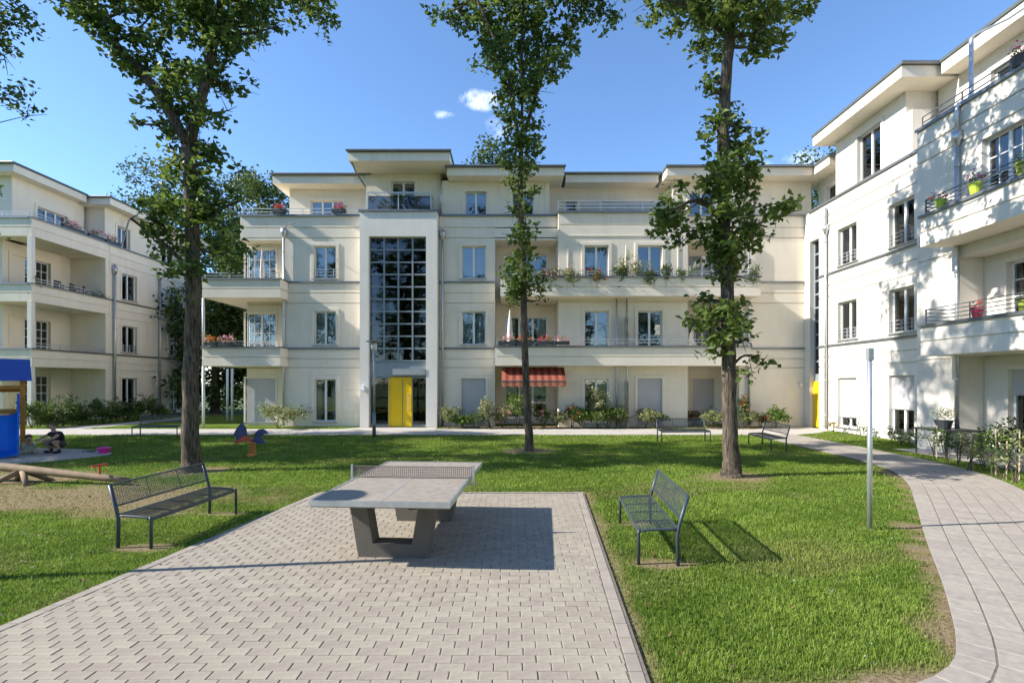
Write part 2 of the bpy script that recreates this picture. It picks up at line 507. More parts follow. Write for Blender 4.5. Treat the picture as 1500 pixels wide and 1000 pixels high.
def window(fr, parent, u0, u1, z0, z1, leaves=2, rows=0, cols=1, cover=None, frac=1., surround=.13, sill=True, inset=.13,
           rail=False, frame='white_paint', pane='pane', name='window', wallmat='plaster', head_proud=.035, opened=False):
    fw = .055
    w = MB()
    a, b = -inset - .06, -inset
    fr.box(w, u0, u0 + fw, a, b, z0, z1); fr.box(w, u1 - fw, u1, a, b, z0, z1)
    fr.box(w, u0 + fw, u1 - fw, a, b, z0, z0 + fw + .02); fr.box(w, u0 + fw, u1 - fw, a, b, z1 - fw, z1)
    iu0, iu1, iz0, iz1 = u0 + fw, u1 - fw, z0 + fw + .02, z1 - fw
    lw = (iu1 - iu0) / leaves
    for i in range(1, leaves):
        fr.box(w, iu0 + i * lw - .05, iu0 + i * lw + .05, a, b + .012, iz0, iz1)
    for i in range(leaves):
        l0 = iu0 + i * lw + (.05 if i else 0); l1 = iu0 + (i + 1) * lw - (.05 if i < leaves - 1 else 0)
        for c in range(1, cols):
            uc = l0 + (l1 - l0) * c / cols
            fr.box(w, uc - .015, uc + .015, a + .01, b - .006, iz0, iz1)
        for r in range(1, rows):
            zc = iz0 + (iz1 - iz0) * r / rows
            fr.box(w, l0, l1, a + .012, b - .009, zc - .015, zc + .015)
    wo = w.build(name, frame, parent)
    for i in range(leaves):
        l0 = iu0 + i * lw + (.05 if i else 0); l1 = iu0 + (i + 1) * lw - (.05 if i < leaves - 1 else 0)
        p = MB(); fr.box(p, l0 - .004, l1 + .004, -inset - .036, -inset - .026, iz0 - .004, iz1 + .004)
        p.build('pane', pane, wo)
    if surround:
        t = MB(); s = surround
        fr.box(t, u0 - s, u0 - .002, -.02, head_proud, z0, z1 + s); fr.box(t, u1 + .002, u1 + s, -.02, head_proud, z0, z1 + s)
        fr.box(t, u0 - .002, u1 + .002, -.02, head_proud, z1 + .002, z1 + s)
        t.build('surround', wallmat, wo)
    if sill:
        t = MB(); fr.box(t, u0 - .06, u1 + .06, -inset, .07, z0 - .035, z0 + .006)
        t.build('sill', 'zinc_light', wo)
    if cover in ('curtain', 'curtain_beige'):
        t = MB(); n = max(8, int((u1 - u0) / .05)); cm = 'curtain_white' if cover == 'curtain' else 'curtain_beige'
        zt = z1; zb = z1 - (z1 - z0) * frac
        pts = [(u0 + (u1 - u0) * k / n, -.30 + (.025 if k % 2 else -.025)) for k in range(n + 1)]
        for k in range(n):
            t.face([fr.pt(pts[k][0], pts[k][1], zb), fr.pt(pts[k + 1][0], pts[k + 1][1], zb), fr.pt(pts[k + 1][0], pts[k + 1][1], zt), fr.pt(pts[k][0], pts[k][1], zt)])
        t.build('curtain', cm, wo, smooth=False)
    elif cover == 'curtain_sides':
        t = MB(); cw = (u1 - u0) * .24
        for (c0, c1) in ((u0, u0 + cw), (u1 - cw, u1)):
            n = 6
            pts = [(c0 + (c1 - c0) * k / n, -.30 + (.03 if k % 2 else -.03)) for k in range(n + 1)]
            for k in range(n):
                t.face([fr.pt(pts[k][0], pts[k][1], z0), fr.pt(pts[k + 1][0], pts[k + 1][1], z0), fr.pt(pts[k + 1][0], pts[k + 1][1], z1), fr.pt(pts[k][0], pts[k][1], z1)])
        t.build('curtain', 'curtain_white', wo)
    elif cover in ('blind_green', 'blind_blue'):
        t = MB(); fr.box(t, u0 + .03, u1 - .03, -.262, -.256, z1 - (z1 - z0) * frac, z1)
        t.build('blind', cover, wo)
    elif cover == 'shutter':
        t = MB(); zb = z1 - (z1 - z0) * frac; n = max(2, int((z1 - zb) / .055)); h = (z1 - zb) / n
        for k in range(n):
            fr.box(t, u0 + .003, u1 - .003, -inset + .03, -inset + .052, zb + k * h + .006, zb + (k + 1) * h)
        fr.box(t, u0 + .006, u1 - .006, -inset + .03, -inset + .043, zb, z1 - .002)
        t.build('roller_shutter', 'shutter_grey', wo)
    if rail:
        t = MB()
        for zz in (.16, .30, .44):
            fr.box(t, u0 - .02, u1 + .02, .03, .045, z0 + zz, z0 + zz + .016)
        t2 = (u0 + .1, u1 - .1, (u0 + u1) / 2)
        for uu in t2: fr.box(t, uu - .008, uu + .008, -.02, .045, z0 + .08, z0 + .44)
        t.build('window_railing', 'rail_light', wo)
    return wo

def railing(fr, parent, u0, u1, d, z, h=.28, bars=2, step=1.3, mat_='rail_light', r=.013):
    t = MB()
    n = max(1, int(round((u1 - u0) / step)))
    for k in range(n + 1):
        u = u0 + (u1 - u0) * k / n
        fr.box(t, u - r, u + r, d - r, d + r, z, z + h)
    for b in range(bars):
        zz = z + h * (b + 1) / bars
        fr.box(t, u0, u1, d - r * 1.1, d + r * 1.1, zz - r, zz + r)
    return t.build('railing', mat_, parent)

def coping(fr, parent, u0, u1, d0, d1, z, h=.06):
    t = MB(); fr.box(t, u0, u1, d0, d1, z, z + h)
    fr.box(t, u0, u1, d1 - .012, d1 + .008, z - .035, z + h - .002)
    return t.build('coping', 'zinc', parent)

def parapet(fr, parent, u0, u1, dout, z0, z1, th=.16, ends=None, rails=True, mats='plaster', slab=None, hrail=.26):
    """balcony: front band with recessed groove, optional slab reaching back to depth slab, optional ends"""
    t = MB(); zm = z0 + (z1 - z0) * .48
    def band(a, b, c, d_):
        fr.box(t, a, b, c, d_, z0, zm - .025)
        fr.box(t, a + .04, b - .04, c + .04, d_ - .04, zm - .03, zm + .03)
        fr.box(t, a, b, c, d_, zm + .025, z1)
    band(u0, u1, dout - th, dout)
    if ends:
        for e in ends:
            if e == 'lo': band(u0, u0 + th, slab, dout - th - .002)
            if e == 'hi': band(u1 - th, u1, slab, dout - th - .002)
    if slab is not None:
        fr.box(t, u0 + .02, u1 - .02, slab, dout - .03, z0 + .004, z0 + .16)
    o = t.build('balcony', mats, parent)
    coping(fr, o, u0 - .04, u1 + .04, dout - th - .03, dout + .05, z1, .05)
    if ends:
        for e in ends:
            c = MB()
            ua, ub = (u0 - .04, u0 + th + .03) if e == 'lo' else (u1 - th - .03, u1 + .04)
            fr.box(c, ua, ub, slab, dout - th - .034, z1, z1 + .05)
            c.build('coping', 'zinc', o)
    if rails:
        railing(fr, o, u0 + .08, u1 - .08, dout - th / 2, z1 + .05, hrail)
    return o

def downpipe(parent, x, y, z0, z1, r=.05, hopper=None, out=(0, -1), mat_='galvanised'):
    t = MB(); t.tube([(x, y, z0), (x, y, z1)], r, 10)
    ox, oy = out
    for zz in np.arange(z0 + .6, z1, 1.5):
        t.lathe((x, y, zz), [(r + .012, -.02), (r + .012, .02)], 10)
    if hopper:
        t.lathe((x, y, hopper), [(r, -.30), (.11, -.12), (.13, -.1), (.13, .12), (.10, .12)], 12)
        t.tube([(x - ox * .3, y - oy * .3, hopper + .25), (x, y, hopper + .1)], r * .9, 8)
    return t.build('downpipe', mat_, parent, smooth=True)
def roof_slab(parent, x0, x1, y0, y1, z0, z1):
    """flat roof: plastered fascia and soffit, dark metal edge with gutter"""
    t = MB(); t.box(x0 + .05, x1 - .05, y0 + .05, y1 - .05, z0, z1 - .002, 0)
    t.box(x0, x1, y0, y1, z1, z1 + .10, 1)
    t.box(x0 + .12, x1 - .12, y0 + .12, y1 - .12, z1 + .09, z1 + .16, 1)
    o = t.build('roof', ['plaster', 'roof_metal'], parent)
    g = MB(); g.tube([(x0 - .03, y0 - .05, z1 + .05), (x1 + .03, y0 - .05, z1 + .05)], .055, 8)
    g.build('gutter', 'zinc', o)
    return o

# ---- leaves and trees
def leaf_cloud(name, C, size, mat_, parent, rng, up=.5, aspect=.62):
    C = np.asarray(C, dtype=np.float64); n = len(C)
    a = rng.normal(size=(n, 3)); a[:, 2] *= .6; a /= np.linalg.norm(a, axis=1)[:, None]
    nn = rng.normal(size=(n, 3)); nn[:, 2] += up * 2
    b = np.cross(nn, a); b /= np.linalg.norm(b, axis=1)[:, None]
    nn = np.cross(a, b)
    sz = (size * rng.uniform(.6, 1.25, n))[:, None]
    base = C - a * sz * .5; tip = C + a * sz * .5
    fold = nn * sz * rng.uniform(.02, .2, n)[:, None]
    mid = a * sz * .08
    r = C + b * sz * aspect * .5 + fold + mid; l = C - b * sz * aspect * .5 + fold + mid
    V = np.stack([base, r, tip, l], 1).reshape(-1, 3)
    i = np.arange(n) * 4
    T = np.stack([np.stack([i, i + 1, i + 2], 1), np.stack([i, i + 2, i + 3], 1)], 1).reshape(-1, 3)
    return np_mesh(name, V, T, mat_, parent)

def blob_points(c, r, n, rng, clump=.17, per=20):
    """leaf positions gathered in clumps, filling an ellipsoid r=(rx,ry,rz) round c"""
    k = max(1, n // per)
    d = rng.normal(size=(k, 3)); d /= np.linalg.norm(d, axis=1)[:, None]
    rad = rng.uniform(.15, 1.0, k) ** .55
    P = np.array(c) + d * rad[:, None] * np.array(r)
    Q = np.repeat(P, per, axis=0)
    return Q + rng.normal(size=Q.shape) * clump * np.array([1, 1, .75])

def smooth_path(pts, sub=6):
    pts = [Vector(p) for p in pts]; out_ = []
    for i in range(len(pts) - 1):
        p0 = pts[max(i - 1, 0)]; p1 = pts[i]; p2 = pts[i + 1]; p3 = pts[min(i + 2, len(pts) - 1)]
        for k in range(sub):
            t = k / sub
            out_.append(.5 * ((2 * p1) + (p2 - p0) * t + (2 * p0 - 5 * p1 + 4 * p2 - p3) * t * t + (3 * p1 - p0 - 3 * p2 + p3) * t ** 3))
    out_.append(pts[-1])
    return out_

def tree(name, label, base, trunk, limbs, blobs, leaf, mat_, seed, group=None, dens=620, clump=.15, flare=1.5, trunk_n=14, cat='tree'):
    """trunk/limbs: lists of (x,y,z,r); blobs: (x,y,z,rx,ry,rz,density)"""
    rng = np.random.default_rng(seed)
    root = empty(name, base, label, cat, group)
    t = MB()
    def branch(path, n):
        P = smooth_path([p[:3] for p in path], 5)
        R = []
        for i in range(len(path) - 1):
            for k in range(5): R.append(path[i][3] + (path[i + 1][3] - path[i][3]) * k / 5)
        R.append(path[-1][3])
        for i, p in enumerate(P):
            p += Vector(rng.normal(size=3)) * R[i] * .06
        t.tube(P, R, n)
        return list(zip(P, R))
    x, y, z, r = trunk[0]
    tr = [(x, y, z - .15, r * flare), (x, y, z + .04, r * (1 + (flare - 1) * .55)), (x, y, z + .35, r * 1.06)] + trunk[1:]
    nodes = branch(tr, trunk_n)
    for l in limbs: nodes += branch(l, 8)
    pts = []
    for (bx, by, bz, rx, ry, rz, dn) in blobs:
        n = int(dens * dn * (rx * ry * rz) ** (2 / 3) * 2.2)
        pts.append(blob_points((bx, by, bz), (rx, ry, rz), max(n, 22), rng, clump))
        c = Vector((bx, by, bz))
        cand = [(p, r_) for p, r_ in nodes if p.z < bz + .3]
        if cand:
            p, r_ = min(cand, key=lambda q: (q[0] - c).length)
            if (p - c).length > .25:
                mid = (p + c) / 2 + Vector((0, 0, -.08 * (p - c).length))
                t.tube(smooth_path([p, mid, c], 4), [min(r_ * .5, .05) * (1 - .75 * i / 8) for i in range(9)], 6)
            for k in range(4):
                e = c + Vector(rng.normal(size=3) * np.array([rx, ry, rz]) * .6)
                t.tube([c, e], [.012, .004], 4)
    t.build('trunk', 'bark', root, smooth=True, recalc=False)
    tag(leaf_cloud('crown', np.concatenate(pts), leaf, mat_, root, rng), kind='stuff')
    return root

# ------------------------------------------------------------------ ground, paving, lawn
def poly_sheet(name, pts, z, mat_, kind='structure', parent=None):
    m = MB(); m.face([(x, y, z) for x, y in pts]); o = m.build(name, mat_, parent, recalc=False)
    if parent is None: tag(o, kind=kind)
    return o
def inside(poly, x, y):
    r = np.zeros(len(x), dtype=bool); n = len(poly)
    for i in range(n):
        x1, y1 = poly[i]; x2, y2 = poly[(i + 1) % n]
        c = ((y1 > y) != (y2 > y)) & (x < (x2 - x1) * (y - y1) / (y2 - y1 + 1e-12) + x1)
        r ^= c
    return r

def plaza_left(y): return -4.85 + (y) * (1.27 / 9.4)
def plaza_right(y): return .715 + y * (.612 / 9.4)
PLAZA = [(plaza_left(1.2), 1.2), (plaza_right(1.2), 1.2), (plaza_right(9.42), 9.42), (plaza_left(9.42), 9.42)]
EDGE = [(.96, 3.34), (1.7, 3.34), (2.3, 3.37), (2.70, 3.46), (3.04, 3.62), (3.28, 3.80), (3.48, 4.02), (3.75, 4.36), (4.4, 5.25), (5.42, 6.72), (6.95, 8.85), (8.15, 10.6), (8.85, 12.1), (9.12, 13.6), (9.2, 15.2), (9.25, 17.5), (9.28, 19.98)]
edge = [Vector((p.x, p.y, 0)) for p in smooth_path([(x, y, 0) for x, y in EDGE], 8)]
elen = [0.]
for a, b in zip(edge, edge[1:]): elen.append(elen[-1] + (b - a).length)
def edge_at(s, off):
    s = min(max(s, 0), elen[-1] - 1e-4)
    i = max(k for k in range(len(elen) - 1) if elen[k] <= s)
    def nrm(k):
        k0 = max(k - 1, 0); k1 = min(k + 1, len(edge) - 1)
        t = (edge[k1] - edge[k0]).normalized(); return Vector((t.y, -t.x, 0))
    f = (s - elen[i]) / (elen[i + 1] - elen[i])
    n = (nrm(i) * (1 - f) + nrm(i + 1) * f).normalized()
    p = edge[i] * (1 - f) + edge[i + 1] * f
    return p + n * off
PW = 1.78
path_r = [edge_at(s, PW) for s in np.linspace(0, elen[-1], 60)]
PATH = [(p.x, p.y) for p in edge] + [(p.x, p.y) for p in reversed(path_r)]
FRONT = [(-23, 20.0), (-20.8, 20.0), (9.28, 20.0), (11.0, 20.0), (12.2, 20.6), (13.6, 21.8), (13.62, 23.9), (11.6, 23.9), (11.0, 22.6), (-3.4, 22.6), (-3.4, 23.35), (-6.95, 23.35), (-7.6, 22.6), (-19.0, 22.6), (-18.4, 26), (-18.2, 31), (-19.6, 31), (-19.8, 26), (-20.6, 22.6), (-23, 22.4)]
sand_c = (-15.2, 14.15); sand_r = (3.75, 1.9)
SAND = [(sand_c[0] + sand_r[0] * math.cos(w) * (1 + .03 * math.sin(5 * w)), sand_c[1] + sand_r[1] * math.sin(w) * (1 + .04 * math.sin(3 * w + 1))) for w in np.linspace(0, 2 * math.pi, 60)[:-1]]
BED = [(-3.2, 22.95), (11.5, 22.9), (11.4, 23.95), (-3.2, 23.95)]
PATIO = [(11.75, 9.5), (14.9, 9.5), (14.9, 15.8), (11.75, 15.8)]

def tree_spots(): return [(-7.42, 11.83), (.51, 15.4), (4.83, 11.22)]
def vnoise(x, y, sc, seed):
    r = np.random.default_rng(seed); tot = np.zeros_like(x)
    for k in range(5):
        a = r.uniform(0, 2 * np.pi); f = sc * (1.5 ** k); ph = r.uniform(0, 6.28)
        a2 = r.uniform(0, 2 * np.pi); ph2 = r.uniform(0, 6.28)
        tot += np.sin((x * np.cos(a) + y * np.sin(a)) * f + ph) * np.sin((x * np.cos(a2) + y * np.sin(a2)) * f * .83 + ph2) / (1 + .5 * k)
    return tot
EX = np.array([(p.x, p.y) for p in edge])
def edge_dist(x, y):
    d = np.full(x.shape, 99.)
    for p in EX[::2]: d = np.minimum(d, np.hypot(x - p[0], y - p[1]))
    return d
def bare(x, y):
    """0 lush .. 1 bare earth: worn and dry places of the lawn"""
    n = vnoise(x, y, 2.6, 3) * .5; n2 = vnoise(x, y, .9, 5) * .5
    b = np.zeros_like(x)
    def spot(cx, cy, rx, ry, amt, soft=.5):
        q = np.hypot((x - cx) / rx, (y - cy) / ry) + n * .35
        return np.clip((1.15 - q) / soft, 0, 1) * amt
    for tx, ty in tree_spots(): b = np.maximum(b, spot(tx, ty, .85, .65, .85))
    b = np.maximum(b, spot(-8.4, 9.2, 3.9, 1.15, .86)); b = np.maximum(b, spot(-11.5, 11.0, 2.8, 1.0, .85)); b = np.maximum(b, spot(-6.0, 8.2, 1.2, .55, .7))
    b = np.maximum(b, spot(-4.6, 6.35, .45, .16, .9)); b = np.maximum(b, spot(-4.55, 8.0, .4, .14, .9))
    b = np.maximum(b, spot(1.7, 5.8, .42, .16, .95)); b = np.maximum(b, spot(1.72, 7.45, .34, .12, .95))
    ed = edge_dist(x, y)
    near = (x > 2.4) & (y < 12)
    b = np.maximum(b, np.clip((.29 + n * .20 - ed) / .22, 0, 1) * np.where(near, 1., .35))
    bot = np.clip((.20 + n * .14 - (y - 3.36)) / .12, 0, 1) * ((x > .8) & (x < 3.2)); b = np.maximum(b, bot)
    pr = x - plaza_right(y); b = np.maximum(b, np.clip((.16 + n * .10 - pr) / .12, 0, 1) * .8 * ((y < 9.6) & (pr > -.1)))
    b = np.maximum(b, np.clip(n2 * .9 - .28, 0, .45) * (x > 1.5) * (y > 6.8) * (y < 12))
    return np.clip(b, 0, 1)

# outer ground reaching to the horizon
g = MB(); g.face([(-900, -900, -.02), (900, -900, -.02), (900, 1500, -.02), (-900, 1500, -.02)])
m_, nt, p = mat('outer_grass')
tcn = nt.nodes.new('ShaderNodeTexCoord'); n_ = nt.nodes.new('ShaderNodeTexNoise'); n_.inputs['Scale'].default_value = .8; n_.inputs['Detail'].default_value = 8
nt.links.new(tcn.outputs['Object'], n_.inputs['Vector'])
r_ = nt.nodes.new('ShaderNodeValToRGB'); r_.color_ramp.elements[0].color = (.045, .075, .014, 1); r_.color_ramp.elements[1].color = (.10, .14, .03, 1)
nt.links.new(n_.outputs['Fac'], r_.inputs[0]); nt.links.new(r_.outputs[0], p.inputs['Base Color']); p.inputs['Roughness'].default_value = .95
tag(g.build('ground', 'outer_grass', recalc=False), kind='structure')

# lawn sheet with a wear attribute
m_, nt, p = mat('lawn_soil'); L = nt.links
at = nt.nodes.new('ShaderNodeAttribute'); at.attribute_name = 'wear'
tcn = nt.nodes.new('ShaderNodeTexCoord')
n_ = nt.nodes.new('ShaderNodeTexNoise'); n_.inputs['Scale'].default_value = 22; n_.inputs['Detail'].default_value = 8; n_.inputs['Roughness'].default_value = .7
L.new(tcn.outputs['Object'], n_.inputs['Vector'])
n3 = nt.nodes.new('ShaderNodeTexNoise'); n3.inputs['Scale'].default_value = 1.1; n3.inputs['Detail'].default_value = 5
L.new(tcn.outputs['Object'], n3.inputs['Vector'])
rg = nt.nodes.new('ShaderNodeValToRGB'); rg.color_ramp.elements[0].position = .3; rg.color_ramp.elements[1].position = .72
rg.color_ramp.elements[0].color = (.062, .105, .010, 1); rg.color_ramp.elements[1].color = (.165, .230, .026, 1)
L.new(n_.outputs['Fac'], rg.inputs[0])
rs = nt.nodes.new('ShaderNodeValToRGB'); rs.color_ramp.elements[0].position = .3; rs.color_ramp.elements[1].position = .75
rs.color_ramp.elements[0].color = (.15, .105, .062, 1); rs.color_ramp.elements[1].color = (.36, .275, .175, 1)
L.new(n_.outputs['Fac'], rs.inputs[0])
mx = nt.nodes.new('ShaderNodeMixRGB'); ad = nt.nodes.new('ShaderNodeMath'); ad.operation = 'ADD'
sb = nt.nodes.new('ShaderNodeMath'); sb.operation = 'MULTIPLY_ADD'; sb.inputs[1].default_value = .6; sb.inputs[2].default_value = -.30
L.new(n_.outputs['Fac'], sb.inputs[0]); L.new(at.outputs['Fac'], ad.inputs[0]); L.new(sb.outputs[0], ad.inputs[1]); ad.use_clamp = True
L.new(ad.outputs[0], mx.inputs[0]); L.new(rg.outputs[0], mx.inputs[1]); L.new(rs.outputs[0], mx.inputs[2])
L.new(mx.outputs[0], p.inputs['Base Color']); p.inputs['Roughness'].default_value = .95; p.inputs['Specular IOR Level'].default_value = .1
b_ = nt.nodes.new('ShaderNodeBump'); b_.inputs['Strength'].default_value = .9; b_.inputs['Distance'].default_value = .03
L.new(n_.outputs['Fac'], b_.inputs['Height']); L.new(b_.outputs[0], p.inputs['Normal'])
step = .16
gx = np.arange(-26, 14.01, step); gy = np.arange(1.0, 32.01, step)
GXX, GYY = np.meshgrid(gx, gy, indexing='ij')
nx, ny = GXX.shape
V = np.stack([GXX.ravel(), GYY.ravel(), vnoise(GXX.ravel(), GYY.ravel(), .5, 9) * .004 - .006], 1)
ii = (np.arange(nx - 1)[:, None] * ny + np.arange(ny - 1)[None, :]).ravel()
lawn = np_mesh('lawn', V, np.stack([ii, ii + ny, ii + ny + 1, ii + 1], 1), 'lawn_soil', smooth=True)
tag(lawn, kind='structure')
at_ = lawn.data.attributes.new('wear', 'FLOAT', 'POINT')
at_.data.foreach_set('value', bare(GXX.ravel(), GYY.ravel()).astype(np.float32))

# grass blades
def lawn_ok(x, y):
    ok = ~inside(PLAZA, x, y)
    for P_ in (PATH, FRONT, SAND, BED, PATIO): ok &= ~inside(P_, x, y)
    ok &= ~((y < 3.36) & (x > .6)) & (y > 2.4)
    ok &= ~((y > 23.3) & (x > -13))
    ok &= ~((x > 13.5))
    return ok
def blades():
    rng = np.random.default_rng(21); X = []; Y = []
    bands = [(2.6, 5.0, 6500), (5.0, 7.0, 4200), (7.0, 10.0, 2100), (10, 14, 850), (14, 20, 380), (20, 24, 160)]
    for y0, y1, dn in bands:
        hw = y1 * 1.03 + 2.7
        x0, x1 = -hw, min(hw, 13.6)
        n = int((x1 - x0) * (y1 - y0) * dn)
        x = rng.uniform(x0, x1, n); y = rng.uniform(y0, y1, n)
        k = (np.abs(x) < y * 1.03 + 2.6)
        x, y = x[k], y[k]
        k = lawn_ok(x, y); x, y = x[k], y[k]
        k = rng.random(len(x)) > bare(x, y) * .93; X.append(x[k]); Y.append(y[k])
    x = np.concatenate(X); y = np.concatenate(Y); n = len(x)
    br = bare(x, y); patch = vnoise(x, y, 1.7, 14)
    h = rng.uniform(.014, .046, n) * (1 - .6 * br) * (1 + .25 * np.clip(patch, -1, 1))
    tall = rng.random(n) < .012; h = np.where(tall, h * 1.9, h)
    w = (.0010 + .00052 * y) * rng.uniform(.6, 1.4, n)
    a = rng.uniform(0, 2 * np.pi, n); lean = rng.uniform(.1, .9, n) * h; la = rng.uniform(0, 2 * np.pi, n)
    dx, dy = np.cos(a) * w, np.sin(a) * w
    z0 = np.full(n, -.01)
    b0 = np.stack([x - dx, y - dy, z0], 1); b1 = np.stack([x + dx, y + dy, z0], 1)
    m0 = np.stack([x + np.cos(la) * lean * .35 - dx * .8, y + np.sin(la) * lean * .35 - dy * .8, h * .62], 1)
    m1 = np.stack([x + np.cos(la) * lean * .35 + dx * .8, y + np.sin(la) * lean * .35 + dy * .8, h * .62], 1)
    t = np.stack([x + np.cos(la) * lean, y + np.sin(la) * lean, h], 1)
    far = y > 9.0
    V = np.stack([b0, b1, m1, m0, t], 1).reshape(-1, 3)
    i = np.arange(n) * 5
    T = np.concatenate([np.stack([i, i + 1, i + 2], 1), np.stack([i, i + 2, i + 3], 1), np.stack([i + 3, i + 2, i + 4], 1)])
    o = np_mesh('grass', V, T, 'grass_blade')
    fine = vnoise(x, y, 9.0, 31); col = np.clip(.46 + .24 * patch + .14 * fine + rng.normal(size=n) * .20, 0, 1); dry = np.clip(br * 1.0 + np.clip(vnoise(x, y, .8, 77) - .35, 0, .5) * .6 + (rng.random(n) < .07) * .6, 0, 1)
    for nm, arr in (('tone', col), ('dry', dry)):
        A = o.data.attributes.new(nm, 'FLOAT', 'POINT'); A.data.foreach_set('value', np.repeat(arr, 5).astype(np.float32))
    tag(o, 'short green lawn grass with dry worn patches', 'grass', kind='stuff')
    # scattered clover heads and fallen leaves
    k = rng.choice(n, 480); c = np.stack([x[k], y[k], np.full(480, .038)], 1); c = c[(y[k] < 13) & (vnoise(x[k], y[k], 1.2, 55) > .15)]
    q = np.repeat(c, 4, axis=0) + rng.normal(size=(len(c) * 4, 3)) * .006
    tag(leaf_cloud('clover', q, .013, 'clover_head', None, rng, aspect=.9), 'tiny white clover heads scattered through the lawn', 'clover', kind='stuff')
    k = rng.choice(n, 260); xx = x[k] + rng.normal(size=260) * .15; yy = y[k] + rng.normal(size=260) * .15; near = (yy < 16)
    tag(leaf_cloud('fallen_leaf', np.stack([xx, yy, np.full(260, .028)], 1)[near], .07, 'dry_leaf', None, rng, up=2.5, aspect=.6), 'dry fallen leaves scattered over lawn and paving', 'leaves', kind='stuff')
leafy('clover_head', (.36, .35, .27), (.52, .51, .43), .2)
leafy('dry_leaf', (.10, .06, .025), (.26, .17, .06), .2)
m_, nt, p = mat('grass_blade'); L = nt.links
a1 = nt.nodes.new('ShaderNodeAttribute'); a1.attribute_name = 'tone'; a2 = nt.nodes.new('ShaderNodeAttribute'); a2.attribute_name = 'dry'
rg = nt.nodes.new('ShaderNodeValToRGB'); rg.color_ramp.elements[0].color = (.088, .165, .018, 1); rg.color_ramp.elements[1].color = (.27, .375, .062, 1)
L.new(a1.outputs['Fac'], rg.inputs[0])
mx = nt.nodes.new('ShaderNodeMixRGB'); mx.inputs[2].default_value = (.30, .25, .11, 1); L.new(a2.outputs['Fac'], mx.inputs[0]); L.new(rg.outputs[0], mx.inputs[1])
L.new(mx.outputs[0], p.inputs['Base Color']); p.inputs['Roughness'].default_value = .5; p.inputs['Specular IOR Level'].default_value = .3
t_ = nt.nodes.new('ShaderNodeBsdfTranslucent'); L.new(mx.outputs[0], t_.inputs[0])
ms = nt.nodes.new('ShaderNodeMixShader'); ms.inputs[0].default_value = .4; L.new(p.outputs[0], ms.inputs[1]); L.new(t_.outputs[0], ms.inputs[2])
L.new(ms.outputs[0], nt.nodes['Material Output'].inputs[0])
blades()

# pavers: each a low block with chamfered top
def stone_arrays(Q, top, ch=.0035, bot=.002):
    """Q (n,4,2) outlines -> verts and quads of chamfered blocks"""
    Q = np.asarray(Q); n = len(Q); c = Q.mean(1, keepdims=True)
    top = np.asarray(top).reshape(-1, 1) * np.ones((n, 1))
    d = Q - c; ln = np.linalg.norm(d, axis=2, keepdims=True); inn = c + d * (1 - ch * 1.5 / np.maximum(ln, .02))
    V = np.zeros((n, 12, 3))
    V[:, 0:4, :2] = Q; V[:, 0:4, 2] = bot
    V[:, 4:8, :2] = Q; V[:, 4:8, 2] = top - .003
    V[:, 8:12, :2] = inn; V[:, 8:12, 2] = top
    f = []
    for a in (0, 4):
        for k in range(4): f.append((a + k, a + (k + 1) % 4, a + 4 + (k + 1) % 4, a + 4 + k))
    f.append((8, 9, 10, 11))
    Fq = (np.arange(n)[:, None, None] * 12 + np.array(f)[None]).reshape(-1, 4)
    return V.reshape(-1, 3), Fq
rng = np.random.default_rng(5)
plaza = poly_sheet('plaza', PLAZA, .0170, 'joint_sand')
stones = []
row_h, bl = .1045, .207
rows = int((9.42 - 1.2) / row_h)
for r in range(rows):
    y0 = 1.2 + r * row_h; y1 = y0 + row_h; ym = (y0 + y1) / 2
    xl, xr = plaza_left(ym) + .115, plaza_right(ym) - .135
    x = -5.2 + (r % 2) * bl / 2 + rng.normal() * .004
    while x < xr:
        a, b = max(x, xl), min(x + bl, xr)
        if b - a > .014:
            g1, g2 = .0037, .0017
            j = rng.normal(size=2) * .0012
            stones.append([(a + g1 + j[0], y0 + g2 + j[1]), (b - g1 + j[0], y0 + g2 + j[1]), (b - g1 + j[0], y1 - g2 + j[1]), (a + g1 + j[0], y1 - g2 + j[1])])
        x += bl
stones = np.array(stones); tops = .022 + rng.normal(size=len(stones)) * .0009
cy = stones[:, :, 1].mean(1); cx = stones[:, :, 0].mean(1)
vis = (cy > 3.44) & (np.abs(cx) < cy * 1.0 + .1)
order = np.where(vis)[0]; order = order[np.argsort(cy[order])][:300]
single = np.zeros(len(stones), bool); single[order] = True
def place_stones(idx, name, mat_, parent, Q, tops):
    cache = {}
    for i in idx:
        q = Q[i]; c = q.mean(0); rel = np.round(q - c, 3); key = rel.tobytes()
        if key not in cache:
            V_, F_ = stone_arrays([rel], [.022])
            me = bpy.data.meshes.new(name); me.from_pydata([tuple(v) for v in V_], [], [tuple(f) for f in F_]); me.materials.append(MAT[mat_]); cache[key] = me
        o = bpy.data.objects.new(name, cache[key]); COL.objects.link(o); o.parent = parent
        o.location = (c[0], c[1], tops[i] - .022)
        o.rotation_euler = (random.gauss(0, .003), random.gauss(0, .003), random.gauss(0, .004))
stones_q = np.round(stones - stones.mean(1, keepdims=True), 3) + stones.mean(1, keepdims=True)
full = np.abs(stones[:, 1, 0] - stones[:, 0, 0] - (bl - .0074)) < .002
std = np.array([(-(bl / 2 - .0037), -(row_h / 2 - .0017)), (bl / 2 - .0037, -(row_h / 2 - .0017)), (bl / 2 - .0037, row_h / 2 - .0017), (-(bl / 2 - .0037), row_h / 2 - .0017)])
Qs = stones.copy(); Qs[full] = std[None] + stones[full].mean(1, keepdims=True)
place_stones(order, 'paving_stone', 'paver', plaza, Qs, tops)
V_, F_ = stone_arrays(stones[~single], tops[~single])
tag(np_mesh('paving', V_, F_, 'paver', plaza), kind='stuff')
